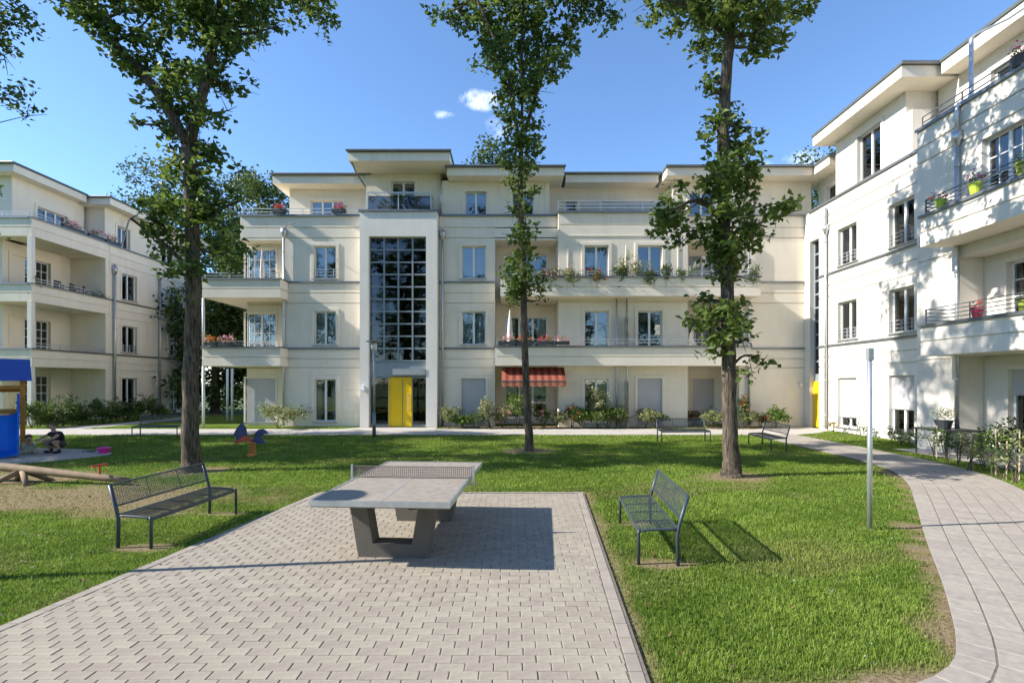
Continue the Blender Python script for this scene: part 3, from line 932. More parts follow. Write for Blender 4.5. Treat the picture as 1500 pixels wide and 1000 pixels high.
# kerb stones along both long edges and the far end
def kerb_run(f, off0, off1, y0, y1, ln):
    out_ = []; y = y0
    while y < y1 - .02:
        b = min(y + ln, y1)
        xa, xb = f(y), f(b)
        out_.append([(xa + off0, y + .003), (xa + off1, y + .003), (xb + off1, b - .003), (xb + off0, b - .003)]); y = b
    return out_
ker = kerb_run(plaza_right, -.128, -.030, 1.2, 9.40, .24) + kerb_run(plaza_left, .0, .108, 1.2, 9.40, .24)
x = plaza_left(9.42)
while x < plaza_right(9.42) - .02:
    b = min(x + .42, plaza_right(9.42)); ker.append([(x + .003, 9.424), (b - .003, 9.424), (b - .003, 9.50), (x + .003, 9.50)]); x = b
ker = np.array(ker)
for q in ker:
    V_, F_ = stone_arrays([q], [.0225], .004, -.03)
    np_mesh('kerb_stone', V_, F_, 'kerb_stone', plaza)

# curved path: columns of pavers that follow the lawn edge
path = poly_sheet('path', PATH, .0174, 'joint_sand')
cols = [(0, .235)] + [(.235 + .22 * k, .235 + .22 * (k + 1)) for k in range(7)]
Q = []; colidx = []
rl = .25; nrow = int(elen[-1] / rl)
for r in range(nrow):
    s0, s1 = r * rl, (r + 1) * rl
    for ci, (c0, c1) in enumerate(cols):
        sh = (.5 if ci % 2 else 0) * 0
        g1, g2 = (.0062 if ci else .0062), .0022
        a = edge_at(s0 + g2, c0 + g1); b = edge_at(s0 + g2, c1 - g1); c = edge_at(s1 - g2, c1 - g1); d = edge_at(s1 - g2, c0 + g1)
        Q.append([(a.x, a.y), (b.x, b.y), (c.x, c.y), (d.x, d.y)])
Q = np.array(Q)
area = .5 * ((Q[:, 2, 0] - Q[:, 0, 0]) * (Q[:, 3, 1] - Q[:, 1, 1]) - (Q[:, 3, 0] - Q[:, 1, 0]) * (Q[:, 2, 1] - Q[:, 0, 1]))
Q[area < 0] = Q[area < 0][:, ::-1]
cy = Q[:, :, 1].mean(1); cx = Q[:, :, 0].mean(1)
vis = (cy > 3.3) & (np.abs(cx) < cy * 1.01 + .1)
order = np.where(vis)[0]; order = order[np.argsort(cy[order])][:300]
single = np.zeros(len(Q), bool); single[order] = True
tops = .022 + rng.normal(size=len(Q)) * .0012
for i in order:
    V_, F_ = stone_arrays([Q[i]], [tops[i]])
    np_mesh('paving_stone', V_, F_, 'paver_path', path)
V_, F_ = stone_arrays(Q[~single], tops[~single])
tag(np_mesh('paving', V_, F_, 'paver_path', path), kind='stuff')
# foreground strip of paving before the plaza corner (runs on beneath the viewer)
poly_sheet('forecourt', [(.90, -4), (9, -4), (9, 1.55), (.90, 1.55)], -.004, 'path_far')
poly_sheet('front_path', FRONT, .004, 'path_far')
sand_o = poly_sheet('sand_pit', SAND, .006, 'sand')
poly_sheet('flower_bed', BED, .005, 'soil')
poly_sheet('patio', PATIO, .006, 'path_far')

# ------------------------------------------------------------------ buildings
Z1, Z2, Z3 = 3.68, 6.78, 9.88
LV = {0: (.2, 2.22), 1: (3.80, 5.38), 2: (6.90, 8.44)}
GROOVE = [(9.30, .05, .05), (8.82, .05, .05), (6.24, .045, .045), (5.76, .045, .045), (3.16, .045, .045), (2.74, .045, .045)]
FINE = [(z, .014, .012) for z in (.34, .68, 1.02, 1.36, 1.70, 2.04, 2.38)]
GR = GROOVE + FINE
main = empty('apartment_building', (0, 24, 0), 'cream four-storey apartment block with glazed stair tower and central planted balconies', 'building')
FM = Fr('S', 24.0)
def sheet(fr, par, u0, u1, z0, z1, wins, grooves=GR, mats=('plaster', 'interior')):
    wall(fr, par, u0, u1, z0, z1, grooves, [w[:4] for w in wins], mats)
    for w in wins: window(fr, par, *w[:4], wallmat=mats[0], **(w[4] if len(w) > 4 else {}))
def body(par, x0, x1, y0, y1, z0, z1, m='plaster'):
    MB().box(x0, x1, y0, y1, z0, z1).build('wall', m, par)

# section left of the tower
xa, xb = PX(460, 24), PX(492, 24)
sheet(FM, main, -10.78, -6.80, 0, 9.85, [(xa, xb, *LV[0], dict(cover='curtain_sides')), (xa, xb, *LV[1], dict(cover='curtain', rail=False)), (xa, xb, *LV[2], dict(cover='curtain_beige', frac=.45, rail=True))])
for z in (Z1, Z2): coping(FM, main, -10.80, -6.97, -.05, .05, z - .05, .05)
FA = Fr('S', 24.6)
xa, xb = PX(360, 24.6), PX(404, 24.6)
sheet(FA, main, -12.74, -10.79, 0, 8.75, [(xa, xb, .15, 2.25, dict(cover='shutter', surround=.08)), (xa, xb, 3.0, 5.38, dict(rows=5, cols=2, cover='curtain', surround=.08)), (xa, xb, 6.1, 8.46, dict(rows=5, cols=2, cover='curtain', surround=.08))])
sheet(FM, main, -12.74, -10.785, 8.70, 9.85, [])
body(main, -12.70, -6.9, 25.55, 37, 0, 9.7)
body(main, -10.77, -6.9, 24.905, 25.54, 0, 9.7)
coping(FM, main, -12.80, -6.97, -.25, .07, 9.85, .06)
railing(FM, main, -12.7, -7.0, -.12, 9.91, .32, 2, 1.4)
# corner balconies on the left
FBL = Fr('S', 23.2)
for (z0, z1) in ((2.80, Z1 - .05), (5.90, Z2 - .05)):
    parapet(FBL, main, PX(296, 23.2), -10.50, 0, z0, z1, ends=['lo', 'hi'], slab=-1.38, hrail=.24)
    MB().box(PX(296, 23.2) + .02, -12.76, 24.60, 27.5, z0 + .003, z1).build('balcony', 'plaster', main)
for (px, D, z0, z1) in ((298, 23.35, 0, 2.79), (298, 23.35, Z1, 5.89), (340, 27.0, 0, 2.79), (333, 27.3, 0, 2.79)):
    MB().tube([(PX(px, D), D, z0), (PX(px, D), D, z1)], .06, 10).build('post', 'white_paint', main, smooth=True)
downpipe(main, -10.66, 23.90, .05, 9.05, .05, 9.1)
MB().tube([(-10.66, 23.9, 9.25), (-10.3, 23.55, 9.32), (-9.9, 23.4, 9.36)], .02, 6).build('spout', 'zinc', main)
# penthouse left
FP = Fr('S', 25.2)
xa, xb = PX(455, 25.2), PX(503, 25.2)
sheet(FP, main, PX(424, 25.2), -6.6, 9.0, 11.62, [(xa, xb, 9.9, 11.0, dict(leaves=3, rows=2, cover='curtain_sides', sill=False))], grooves=())
body(main, PX(424, 25.2) + .01, -6.6, 26.12, 35, 9.0, 11.62)
roof_slab(main, PX(397, 24.4), -6.75, 24.4, 36, 11.55, 11.92)

# stair tower
tower = Fr('S', 23.4)
tx0, tx1 = PX(527, 23.4), PX(640, 23.4)
ox0, ox1 = PX(540, 23.4), PX(624, 23.4)
zt = PZ(346, 23.4)
t = MB()
tower.box(t, tx0, ox0, -.62, 0, 0, 9.85); tower.box(t, ox1, tx1, -.62, 0, 0, 9.85); tower.box(t, ox0 - .001, ox1 + .001, -.62, -.001, zt, 9.84)
t.box(tx0 + .01, tx1 - .01, 24.9, 36, 0, 9.7)
t.build('wall', 'plaster_white', main)
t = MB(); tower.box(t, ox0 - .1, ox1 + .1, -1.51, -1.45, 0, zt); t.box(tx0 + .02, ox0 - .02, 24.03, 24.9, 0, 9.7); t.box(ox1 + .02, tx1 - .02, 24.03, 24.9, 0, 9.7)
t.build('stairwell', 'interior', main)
t = MB()
for k in range(6):
    z = 1.4 + k * 1.5
    tower.box(t, ox0, ox1, -1.44, -.75, z, z + .14)
t.build('stair_landing', 'concrete_dark', main)
gz0 = PZ(528, 23.4); gd = -.20
cw = (ox1 - ox0) / 4; rh = (zt - gz0) / 10
t = MB()
for k in range(5):
    u = ox0 + k * cw; w = .034 if 0 < k < 4 else .03
    tower.box(t, max(u - w, ox0), min(u + w, ox1), gd - .10, gd, gz0, zt)
for r in range(11):
    z = gz0 + r * rh
    tower.box(t, ox0, ox1, gd - .09, gd - .012 + (.02 if r in (0, 10) else 0), z - .032, min(z + .032, zt))
gw = t.build('stair_window', 'steel_frame', main)
for r in range(10):
    for k in range(4):
        p = MB(); u0 = ox0 + k * cw; z0 = gz0 + r * rh
        dj = random.uniform(-.004, .004)
        tower.box(p, u0 + .02, u0 + cw - .02, gd - .066 + dj, gd - .054 + dj, z0 + .02, z0 + rh - .02)
        p.build('pane', 'pane_dark', gw)
# spandrel, canopy, entrance
t = MB(); tower.box(t, ox0, ox1, gd - .12, gd - .03, PZ(551, 23.4) - .02, gz0 - .05)
t.build('spandrel_panel', 'steel_frame', main)
t = MB(); tower.box(t, PX(575, 23.4), ox1 - .02, gd - .02, .02, PZ(549, 23.4), PZ(540, 23.4))
t.build('canopy', 'zinc_light', main)
dx0, dx1 = PX(568, 23.4), PX(602, 23.4); dzt = PZ(551, 23.4) - .04
t = MB(); fw = .05
tower.box(t, dx0, dx0 + fw, gd - .12, gd + .03, .02, dzt); tower.box(t, dx1 - fw, dx1, gd - .12, gd + .03, .02, dzt); tower.box(t, dx0 + fw, dx1 - fw, gd - .12, gd + .03, dzt - fw, dzt)
tower.box(t, dx0 + fw + .004, dx1 - fw - .004, gd - .07, gd - .01, .03, dzt - fw - .004)
door = t.build('entrance_door', 'door_yellow', main); door['label'] = 'bright yellow front door'
t = MB(); tower.box(t, dx0 + .62, dx0 + .645, gd - .008, gd - .003, .06, dzt - .08)
t.build('door_joint', 'rail_dark', door)
t = MB(); t.tube([tower.pt(dx1 - .16, gd + .05, .75), tower.pt(dx1 - .16, gd + .05, 1.55)], .016, 8); tower.box(t, dx1 - .17, dx1 - .15, gd - .01, gd + .05, .8, .82); tower.box(t, dx1 - .17, dx1 - .15, gd - .01, gd + .05, 1.48, 1.5)
t.build('handle', 'galvanised', door)
for (a, b) in ((ox0, dx0), (dx1, ox1)):
    t = MB(); tower.box(t, a, a + .04, gd - .1, gd - .02, .02, dzt); tower.box(t, b - .04, b, gd - .1, gd - .02, .02, dzt); tower.box(t, a + .04, b - .04, gd - .1, gd - .02, .02, .10); tower.box(t, a + .04, b - .04, gd - .1, gd - .02, dzt - .05, dzt)
    o = t.build('side_light', 'steel_frame', main)
    p = MB(); tower.box(p, a + .03, b - .03, gd - .066, gd - .054, .08, dzt - .03); p.build('pane', 'pane_dark', o)
t = MB(); tower.box(t, tx0 - .05, tx1 + .05, -1.3, .06, 9.85, 9.93); t.build('coping', 'zinc', main)
# wall lamp on the tower pier
t = MB(); tower.box(t, PX(529, 23.4), PX(534, 23.4), 0, .12, 1.72, 1.9); tower.box(t, PX(530, 23.4), PX(538, 23.4), .1, .3, 1.68, 1.76)
t.build('wall_lamp', 'white_paint', main)
# tower penthouse with smoked glass balustrade
FT = Fr('S', 24.4)
sheet(FT, main, PX(536, 24.4), PX(645, 24.4), 9.0, 12.05, [(PX(573, 24.4), PX(608, 24.4), 9.98, 11.62, dict(rows=3, cover=None, sill=False))], grooves=())
body(main, PX(536, 24.4) + .01, PX(645, 24.4) - .01, 25.32, 35, 9.0, 12.05)
roof_slab(main, PX(508, 22.9), PX(660, 22.9), 22.9, 35, 11.98, 12.36)
t = MB(); gx0, gx1 = PX(538, 23.55), PX(631, 23.55); FG = Fr('S', 23.55)
for u in (gx0, (gx0 + gx1) / 2 - .05, gx1 - .02): FG.box(t, u, u + .045, -.02, .02, 9.93, 10.78)
FG.box(t, gx0, gx1, -.025, .025, 10.74, 10.80); FG.box(t, gx0, gx1, -.02, .02, 9.97, 10.0)
bal = t.build('balustrade', 'rail_light', main)
for (a, b) in ((gx0 + .05, (gx0 + gx1) / 2 - .06), ((gx0 + gx1) / 2, gx1 - .03)):
    p = MB(); FG.box(p, a, b, -.008, .004, 10.01, 10.62); p.build('glass_panel', 'pane_smoke', bal)
t = MB(); t.box(gx1 - .03, gx1 + .01, 23.6, 24.4, 10.74, 10.8); t.box(gx1 - .02, gx1, 23.6, 24.38, 10.01, 10.62); t.build('side_rail', 'rail_light', bal)
downpipe(main, PX(648, 23.9), 23.9, .05, 9.2, .055, 9.0)
downpipe(main, PX(646, 24.3), 24.28, 9.94, 11.9, .045)
MB().tube([(PX(513, 23.0), 23.0, 12.1), (PX(520, 23.4), 23.5, 11.7), (PX(534, 24.2), 24.35, 11.35)], .035, 8).build('rain_pipe', 'zinc', main, smooth=True)

# section right of the tower
xa, xb = PX(676, 24), PX(711.5, 24)
sheet(FM, main, tx1 + .02, -.80, 0, 9.85, [(xa, xb, .15, 2.24, dict(cover='shutter')), (xa, xb, *LV[1], dict(cover='curtain')), (xa, xb, *LV[2], dict(cover='curtain', frac=.85))])
body(main, tx1 + .02, -.81, 24.905, 37, 0, 9.7)
for z in (Z1, Z2): coping(FM, main, tx1 + .03, -.79, -.05, .05, z - .05, .05)
# loggias either side of the bay
FLg = Fr('S', 25.4)
lx0, lx1 = -.80, 2.14
sheet(FLg, main, lx0, lx1, 0, 9.0, [(-.35, 1.75, .1, 2.3, dict(leaves=3, cover=None, surround=0)), (-.35, 1.75, 3.0, 5.3, dict(leaves=3, cover='curtain_sides', surround=0)), (-.35, 1.75, 6.1, 8.4, dict(leaves=3, surround=0))], grooves=())
rx0, rx1 = 8.10, 10.65
sheet(FLg, main, rx0, rx1, 0, 9.0, [(PX(1014, 25.4), PX(1046, 25.4), .1, 2.24, dict(cover='shutter', surround=.06)), (8.75, 10.2, 3.0, 5.3, dict(surround=.06)), (8.75, 10.2, 6.1, 8.4, dict(surround=.06, cover='curtain'))], grooves=())
body(main, lx0, rx1, 26.32, 37, 0, 9.7)
sheet(FM, main, lx0 + .003, lx1 + .2, 8.72, 9.85, [])
sheet(FM, main, rx0 - .2, rx1 - .003, 8.72, 9.85, [])
t = MB(); t.box(lx0 + .005, lx1, 24.05, 26.2, 8.73, 9.6); t.box(rx0, rx1 - .005, 24.05, 26.2, 8.73, 9.6); t.build('loggia_ceiling', 'plaster', main)
coping(FM, main, tx1 + .06, lx1 - .02, -.25, .07, 9.85, .06)
# bay
FB = Fr('S', 23.6)
bw = [(PX(a, 23.6), PX(b, 23.6)) for a, b in ((856, 891.5), (934, 970))]
sheet(FB, main, lx1, rx0, 0, 9.88,
      [(*bw[0], .12, 2.22, dict(cover=None)), (*bw[1], .12, 2.24, dict(cover='shutter')),
       (*bw[0], 3.3, 5.34, dict(cover=None)), (*bw[1], 3.3, 5.34, dict(cover='curtain_beige', frac=.2)),
       (*bw[0], 6.3, 8.36, dict(cover='curtain')), (*bw[1], 6.3, 8.36, dict(cover=None))],
      grooves=[(9.32, .05, .05), (5.76, .045, .045), (3.16, .045, .045)] + FINE)
body(main, lx1 + .004, rx0 - .004, 24.52, 26.31, 0, 9.7)
t = MB()
for (a, b, c, d) in ((lx1 + .42, lx1 + .47, 6.3, 8.78), (rx0 - .47, rx0 - .42, 6.3, 8.78)): FB.box(t, a, b, -.02, .025, c, d)
FB.box(t, lx1 + .42, rx0 - .42, -.02, .025, 8.78, 8.83); t.build('panel_moulding', 'plaster', main)
coping(FB, main, lx1 - .06, rx0 + .06, -.4, .08, 9.88, .06)
o = railing(FB, main, lx1, rx0 - .1, -.08, 9.94, .50, 3, 1.9, r=.016)
t = MB(); FB.box(t, lx1 + 1.0, rx0 - .15, -.11, -.10, 9.98, 10.38); t.build('screen_panel', 'zinc_light', main)
# long balconies
FC = Fr('S', 22.8)
parapet(FC, main, PX(725, 22.8), PX(1100, 22.8), 0, 2.80, Z1 - .04, ends=['lo', 'hi'], slab=-2.55, hrail=.28)
parapet(FC, main, PX(733, 22.8), PX(1114, 22.8), 0, 5.90, Z2 - .04, ends=['lo', 'hi'], slab=-2.55, hrail=.22)
for x in (PX(904, 23.3), PX(919, 23.3)):
    downpipe(main, x, 23.42, .05, 5.88, .045)
t = MB(); t.box(PX(918, 23.0), PX(920, 23.0), 22.9, 23.55, .05, 2.1); t.box(PX(918, 23.0), PX(920, 23.0), 22.98, 23.55, 2.98, 5.0)
t.build('privacy_screen', 'pane', main)
# right section
sheet(FM, main, rx1, 13.72, 0, 9.85, [])
body(main, rx1 + .005, 14.6, 24.905, 37, 0, 9.7)
for z in (Z1, Z2): coping(FM, main, rx1 + .05, 13.7, -.05, .05, z - .05, .05)
coping(FM, main, rx0 + .08, 13.7, -.2, .06, 9.85, .06)
downpipe(main, PX(1097, 23.9), 23.9, .05, 8.7, .055)
t = MB(); t.ball((PX(1173, 23.9), 23.9, 1.95), .1, 10); t.box(PX(1173, 23.9) - .05, PX(1173, 23.9) + .05, 23.9, 23.999, 1.88, 2.02); t.build('wall_lamp', 'white_paint', main)
# penthouse centre and right
FQ = Fr('S', 24.3); FR_ = Fr('S', 25.1)
sheet(FQ, main, PX(645, 24.3) + .02, PX(805, 24.3), 9.0, 11.62, [(PX(681, 24.3), PX(713, 24.3), 9.98, 11.1, dict(cover='curtain', frac=.4)), (PX(750, 24.3), PX(782, 24.3), 9.98, 11.1, dict(cover='curtain', frac=.5))], grooves=())
sheet(FR_, main, PX(805, 24.3), PX(985, 24.3), 9.0, 11.62, [(PX(828, 25.1), PX(845, 25.1), 10.3, 10.95, dict(leaves=1, cover=None)), (PX(877, 25.1), PX(957, 25.1), 10.3, 10.95, dict(leaves=5))], grooves=())
sheet(FQ, main, PX(985, 24.3), 14.2, 9.0, 11.62, [(PX(1010, 24.3), PX(1046, 24.3), 9.98, 11.1, dict(cover=None))], grooves=())
body(main, PX(645, 24.3), 14.5, 26.1, 35, 9.0, 11.6)
t = MB()
for u in (PX(790, 24.3), PX(798, 24.3)): FQ.box(t, u, u + .1, -.01, .03, 9.9, 11.6)
t.build('pilaster', 'plaster', main)
roof_slab(main, PX(660, 22.9) - .3, PX(828, 23.5), 23.5, 36, 11.56, 11.92)
roof_slab(main, PX(828, 23.5) + .06, PX(976, 23.5) - .06, 24.3, 36, 11.561, 11.921)
roof_slab(main, PX(976, 23.5), 14.4, 23.5, 36, 11.562, 11.922)
# awning over the ground floor loggia
aw = empty('awning', (PX(780, 23), 23, 2.7), 'orange and red striped awning over the ground-floor terrace', 'awning')
au0, au1 = PX(735, 22.9), PX(828, 22.9); n = 18; w = (au1 - au0) / n
t = MB()
for k in range(n):
    mi = k % 2
    a, b = au0 + k * w, au0 + (k + 1) * w
    t.face([(a, 23.5, 2.74), (b, 23.5, 2.74), (b, 22.45, 2.12), (a, 22.45, 2.12)], mi)
t.build('canopy', ['awning_orange', 'awning_dark'], aw, recalc=False)
t = MB()
for k in range(n * 2):
    a, b = au0 + k * w / 2, au0 + (k + 1) * w / 2
    lo = 1.90 - .05 * math.sin((k % 4) / 4 * math.pi)
    lo2 = 1.90 - .05 * math.sin(((k + 1) % 4) / 4 * math.pi)
    t.face([(a, 22.44, lo), (b, 22.44, lo2), (b, 22.44, 2.12), (a, 22.44, 2.12)], (k // 2) % 2)
t.build('valance', ['awning_pale', 'awning_orange'], aw, recalc=False)
t = MB(); t.tube([(au0, 22.45, 2.12), (au1, 22.45, 2.12)], .025, 8); t.tube([(au0 + .1, 23.55, 2.45), (au0 + .1, 22.46, 2.11)], .02, 6); t.tube([(au1 - .1, 23.55, 2.45), (au1 - .1, 22.46, 2.11)], .02, 6)
t.build('awning_frame', 'rail_dark', aw)

# ---------------------------------------------------------------- right wing (faces -X)
wing = empty('apartment_wing', (13.7, 18, 0), 'bright sunlit apartment wing with protruding balconies, beside the curved path', 'building')
FW = Fr('W', 13.7)
WM = ('plaster_wing', 'interior')
c1 = (20.3, 21.5); c2 = (17.4, 18.57)
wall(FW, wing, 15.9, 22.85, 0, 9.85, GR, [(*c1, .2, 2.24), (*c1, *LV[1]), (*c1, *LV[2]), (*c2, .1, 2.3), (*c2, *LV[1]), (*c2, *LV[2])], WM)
kw = dict(wallmat='plaster_wing')
window(FW, wing, *c1, .2, 2.24, cover='shutter', frac=.80, **kw)
window(FW, wing, *c1, *LV[1], cover='curtain', rail=True, **kw)
window(FW, wing, *c1, *LV[2], cover='blind_blue', frac=.5, rail=True, **kw)
window(FW, wing, *c2, .1, 2.3, cover='shutter', frac=.55, **kw)
window(FW, wing, *c2, *LV[1], cover='curtain_sides', rail=True, **kw)
window(FW, wing, *c2, *LV[2], cover='blind_green', frac=.45, rail=True, **kw)
body(wing, 14.62, 26, 8, 24.0, 0, 9.7, 'plaster_wing')
for z in (Z1, Z2): coping(FW, wing, 16.02, 22.85, -.05, .05, z - .05, .05)
coping(FW, wing, 16.02, 23.6, -.2, .06, 9.85, .06)
# stair glazing and second entrance in the inner corner
t = MB(); FW.box(t, 22.855, 23.55, -.9, -.01, 8.5, 9.84); FW.box(t, 23.55, 23.99, -.9, 0, 0, 9.84); t.build('wall', 'plaster_wing', wing)
t = MB()
FW.box(t, 22.86, 22.93, -.3, -.2, 2.4, 8.5); FW.box(t, 23.48, 23.55, -.3, -.2, 2.4, 8.5)
for r in range(11): FW.box(t, 22.93, 23.48, -.29, -.2, 2.4 + r * .61 - .04, min(2.4 + r * .61 + .04, 8.5))
FW.box(t, 22.86, 23.55, -.3, -.21, 2.1, 2.4)
o = t.build('stair_window', 'steel_frame', wing)
for r in range(10):
    p = MB(); FW.box(p, 22.92, 23.49, -.26, -.25, 2.4 + r * .61 + .03, 2.4 + (r + 1) * .61 - .03); p.build('pane', 'pane_dark', o)
t = MB(); FW.box(t, 22.86, 23.55, -.28, -.16, .02, 2.1); FW.box(t, 22.95, 23.46, -.2, -.14, .06, 2.05)
o = t.build('entrance_door', 'door_yellow', wing)
t = MB(); t.tube([FW.pt(22.98, -.1, .8), FW.pt(22.98, -.1, 1.5)], .015, 8); t.build('handle', 'galvanised', o)
downpipe(wing, 13.60, 22.2, .05, 9.6, .055, 8.75, (-1, 0))
# penthouse of the wing
FV = Fr('W', 13.85)
wall(FV, wing, 18.0, 21.9, 9.0, 12.3, (), [(19.2, 20.5, 10.0, 11.85)], WM)
window(FV, wing, 19.2, 20.5, 10.0, 11.85, cover='curtain_sides', **kw)
body(wing, 14.77, 24, 18.02, 21.88, 9.0, 12.3, 'plaster_wing')
t = MB(); t.box(13.86, 14.5, 17.72, 17.995, 9.0, 11.5); t.build('pilaster', 'plaster_wing', wing)
roof_slab(wing, 13.0, 25, 17.1, 22.26, 12.28, 12.66)
FX = Fr('W', 14.9)
wall(FX, wing, 6.0, 17.9, 9.0, 12.3, (), [(11.8, 15.9, 10.0, 11.7)], WM)
window(FX, wing, 11.8, 15.9, 10.0, 11.7, leaves=5, cover='curtain_sides', **kw)
body(wing, 15.82, 25, 6.0, 18, 9.0, 12.3, 'plaster_wing')
roof_slab(wing, 14.2, 25, 5.0, 17.04, 12.281, 12.661)
wall(Fr('W', 14.6), wing, 21.95, 24.4, 9.0, 11.6, (), [(22.6, 23.8, 9.98, 11.1)], WM)
window(Fr('W', 14.6), wing, 22.6, 23.8, 9.98, 11.1, **kw)
roof_slab(wing, 13.8, 25, 22.3, 25.5, 11.57, 11.91)
# bay with balconies, towards the viewer
FY = Fr('W', 12.65)
wall(FY, wing, 14.6, 15.99, 0, 9.85, GR, [], WM)
t = MB(); t.box(13.5, 13.7, 14.62, 15.97, 0, 9.7); t.box(13.54, 14.6, 15.5, 15.97, 0, 9.7); t.build('wall', 'plaster_wing', wing)
bwz = (6.05, 8.55)
wall(FY, wing, 6.0, 14.597, 5.92, 9.85, [g_ for g_ in GR if g_[0] > 8.6], [(11.9, 13.75, *bwz)], WM)
window(FY, wing, 11.9, 13.75, *bwz, leaves=3, rows=5, cols=2, cover='curtain', **kw)
t = MB()
FY.box(t, 14.2, 14.24, -.02, .02, 6.0, 8.7); FY.box(t, 8, 14.2, -.02, .02, 8.66, 8.70); t.build('panel_moulding', 'plaster_wing', wing)
coping(FY, wing, 6.0, 16.0, -.25, .06, 9.85, .06)
railing(FY, wing, 6.1, 15.9, -.1, 9.91, .36, 2, 1.4, 'rail_dark')
FZ = Fr('W', 13.45)
wall(FZ, wing, 6.0, 14.59, 0, 5.9, FINE, [(11.6, 13.85, .1, 2.4), (11.6, 13.9, 2.98, 5.3)], WM)
window(FZ, wing, 11.6, 13.85, .1, 2.4, leaves=2, cover='shutter', frac=.3, **kw)
window(FZ, wing, 11.6, 13.9, 2.98, 5.3, leaves=3, rows=5, cols=2, **kw)
t = MB(); t.box(12.66, 14.6, 6.0, 14.58, 5.6, 5.95); t.build('loggia_ceiling', 'plaster_wing', wing)
FO = Fr('W', 11.65)
for (z0, z1) in ((2.80, Z1 - .04), (5.90, Z2 - .04)):
    parapet(FO, wing, 6.0, 14.6, 0, z0, z1, ends=['hi'], slab=-1.78, mats='plaster_wing', rails=False)
    railing(FO, wing, 6.1, 14.52, -.08, z1 + .05, .42, 4, 1.5, 'rail_dark', r=.011)
    Fe = Fr('S', 14.52)
    railing(Fe, wing, 11.75, 12.6, 0, z1 + .05, .42, 4, .9, 'rail_dark', r=.011)
downpipe(wing, 12.56, 14.45, .05, 9.1, .06, 9.0, (-1, 0))
MB().tube([(14.15, 13.7, 12.35), (13.6, 14.0, 12.0), (13.0, 14.38, 11.80), (12.92, 14.40, 11.7), (12.92, 14.40, 10.15), (12.86, 14.41, 10.02), (12.60, 14.45, 9.9), (12.56, 14.45, 9.75), (12.56, 14.45, 9.1)], [.03, .03, .035, .055, .055, .055, .055, .055, .055], 10).build('rain_pipe', 'galvanised', wing, smooth=True)

# ---------------------------------------------------------------- left building (faces +X)
left = empty('apartment_house', (-26, 28, 0), 'shaded apartment house with long stacked balconies, behind the playground', 'building')
FE = Fr('E', -22.8)
k1 = (29.9, 31.1); k2 = (34.0, 35.4)
wl = []
for k in (k1, k2):
    wl += [(*k, .15, 2.3, dict(cover='curtain_sides', rows=4 if k is k2 else 0, cols=2 if k is k2 else 1)), (*k, *LV[1], dict(cover='curtain' if k is k1 else None, rows=4 if k is k2 else 0, cols=2 if k is k2 else 1, rail=True)), (*k, *LV[2], dict(rows=4 if k is k2 else 0, cols=2 if k is k2 else 1, cover='curtain' if k is k2 else None))]
sheet(FE, left, 29.0, 37.6, 0, 9.85, wl)
body(left, -36, -23.72, 29.02, 37.5, 0, 9.7)
for z in (Z1, Z2): coping(FE, left, 29.0, 37.6, -.05, .05, z - .05, .05)
coping(FE, left, 28.9, 37.65, -.25, .06, 9.85, .06)
FE2 = Fr('E', -24.8)
lw2 = (25.35, 27.5)
sheet(FE2, left, 24.92, 28.99, 0, 9.0, [(*lw2, .1, 2.4, dict(leaves=3, rows=5, cols=2)), (*lw2, 3.0, 5.3, dict(leaves=3, rows=5, cols=2)), (*lw2, 6.1, 8.4, dict(leaves=3, rows=5, cols=2))], grooves=())
FS2 = Fr('S', 25.2)
sheet(FS2, left, -33, -24.83, 0, 9.0, [(-28.5, -26.5, 3.0, 5.3, {}), (-28.5, -26.5, 6.1, 8.4, {}), (-28.5, -26.5, .1, 2.3, {})], grooves=())
body(left, -36, -25.72, 26.12, 29.0, 0, 9.7)
t = MB(); t.box(-25.7, -22.82, 28.75, 29.0, 0, 9.7); t.build('wall', 'plaster', left)
for (z0, z1) in ((2.80, Z1 - .04), (5.90, Z2 - .04), (9.0, Z3)):
    parapet(FE, left, 24.3, 28.98, 0, z0, z1, slab=-1.98, hrail=.25)
    Ff = Fr('S', 24.3)
    parapet(Ff, left, -33, -22.97, 0, z0 + .002, z1 - .002, slab=-.9, hrail=.25, rails=(z0 > 8))
for (z0, z1) in ((0, 2.79), (Z1, 5.89), (Z2, 8.99)):
    MB().box(-22.98, -22.78, 24.26, 24.46, z0, z1).build('post', 'plaster_white', left)
FE3 = Fr('E', -24.4)
sheet(FE3, left, 25.02, 29.2, 9.0, 12.15, [(26.3, 28.1, 9.9, 11.1, dict(leaves=3, cover='curtain_sides'))], grooves=())
sheet(Fr('S', 24.985), left, -33, -24.41, 9.0, 12.15, [], grooves=())
FE4 = Fr('E', -23.3)
sheet(FE4, left, 29.3, 37.4, 9.0, 12.1, [(30.2, 31.2, 9.95, 11.3, {}), (34, 35.4, 9.95, 11.3, {})], grooves=())
body(left, -34, -25.32, 25.92, 37, 9.0, 12.1)
t = MB(); t.box(-25.3, -24.22, 29.32, 37, 9.0, 12.1); t.build('wall', 'plaster', left)
roof_slab(left, -36, -23.75, 24.4, 28.7, 12.12, 12.48)
roof_slab(left, -36, -22.55, 28.75, 38.2, 12.06, 12.42)
downpipe(left, -22.68, 29.25, .05, 8.8, .06, 8.5, (1, 0)); downpipe(left, -22.68, 33.0, .05, 8.9, .06, 8.9, (1, 0))
MB().tube([(-22.6, 30.9, 12.1), (-22.9, 30.6, 11.7), (-23.2, 30.4, 10.1)], .045, 8).build('rain_pipe', 'zinc', left)

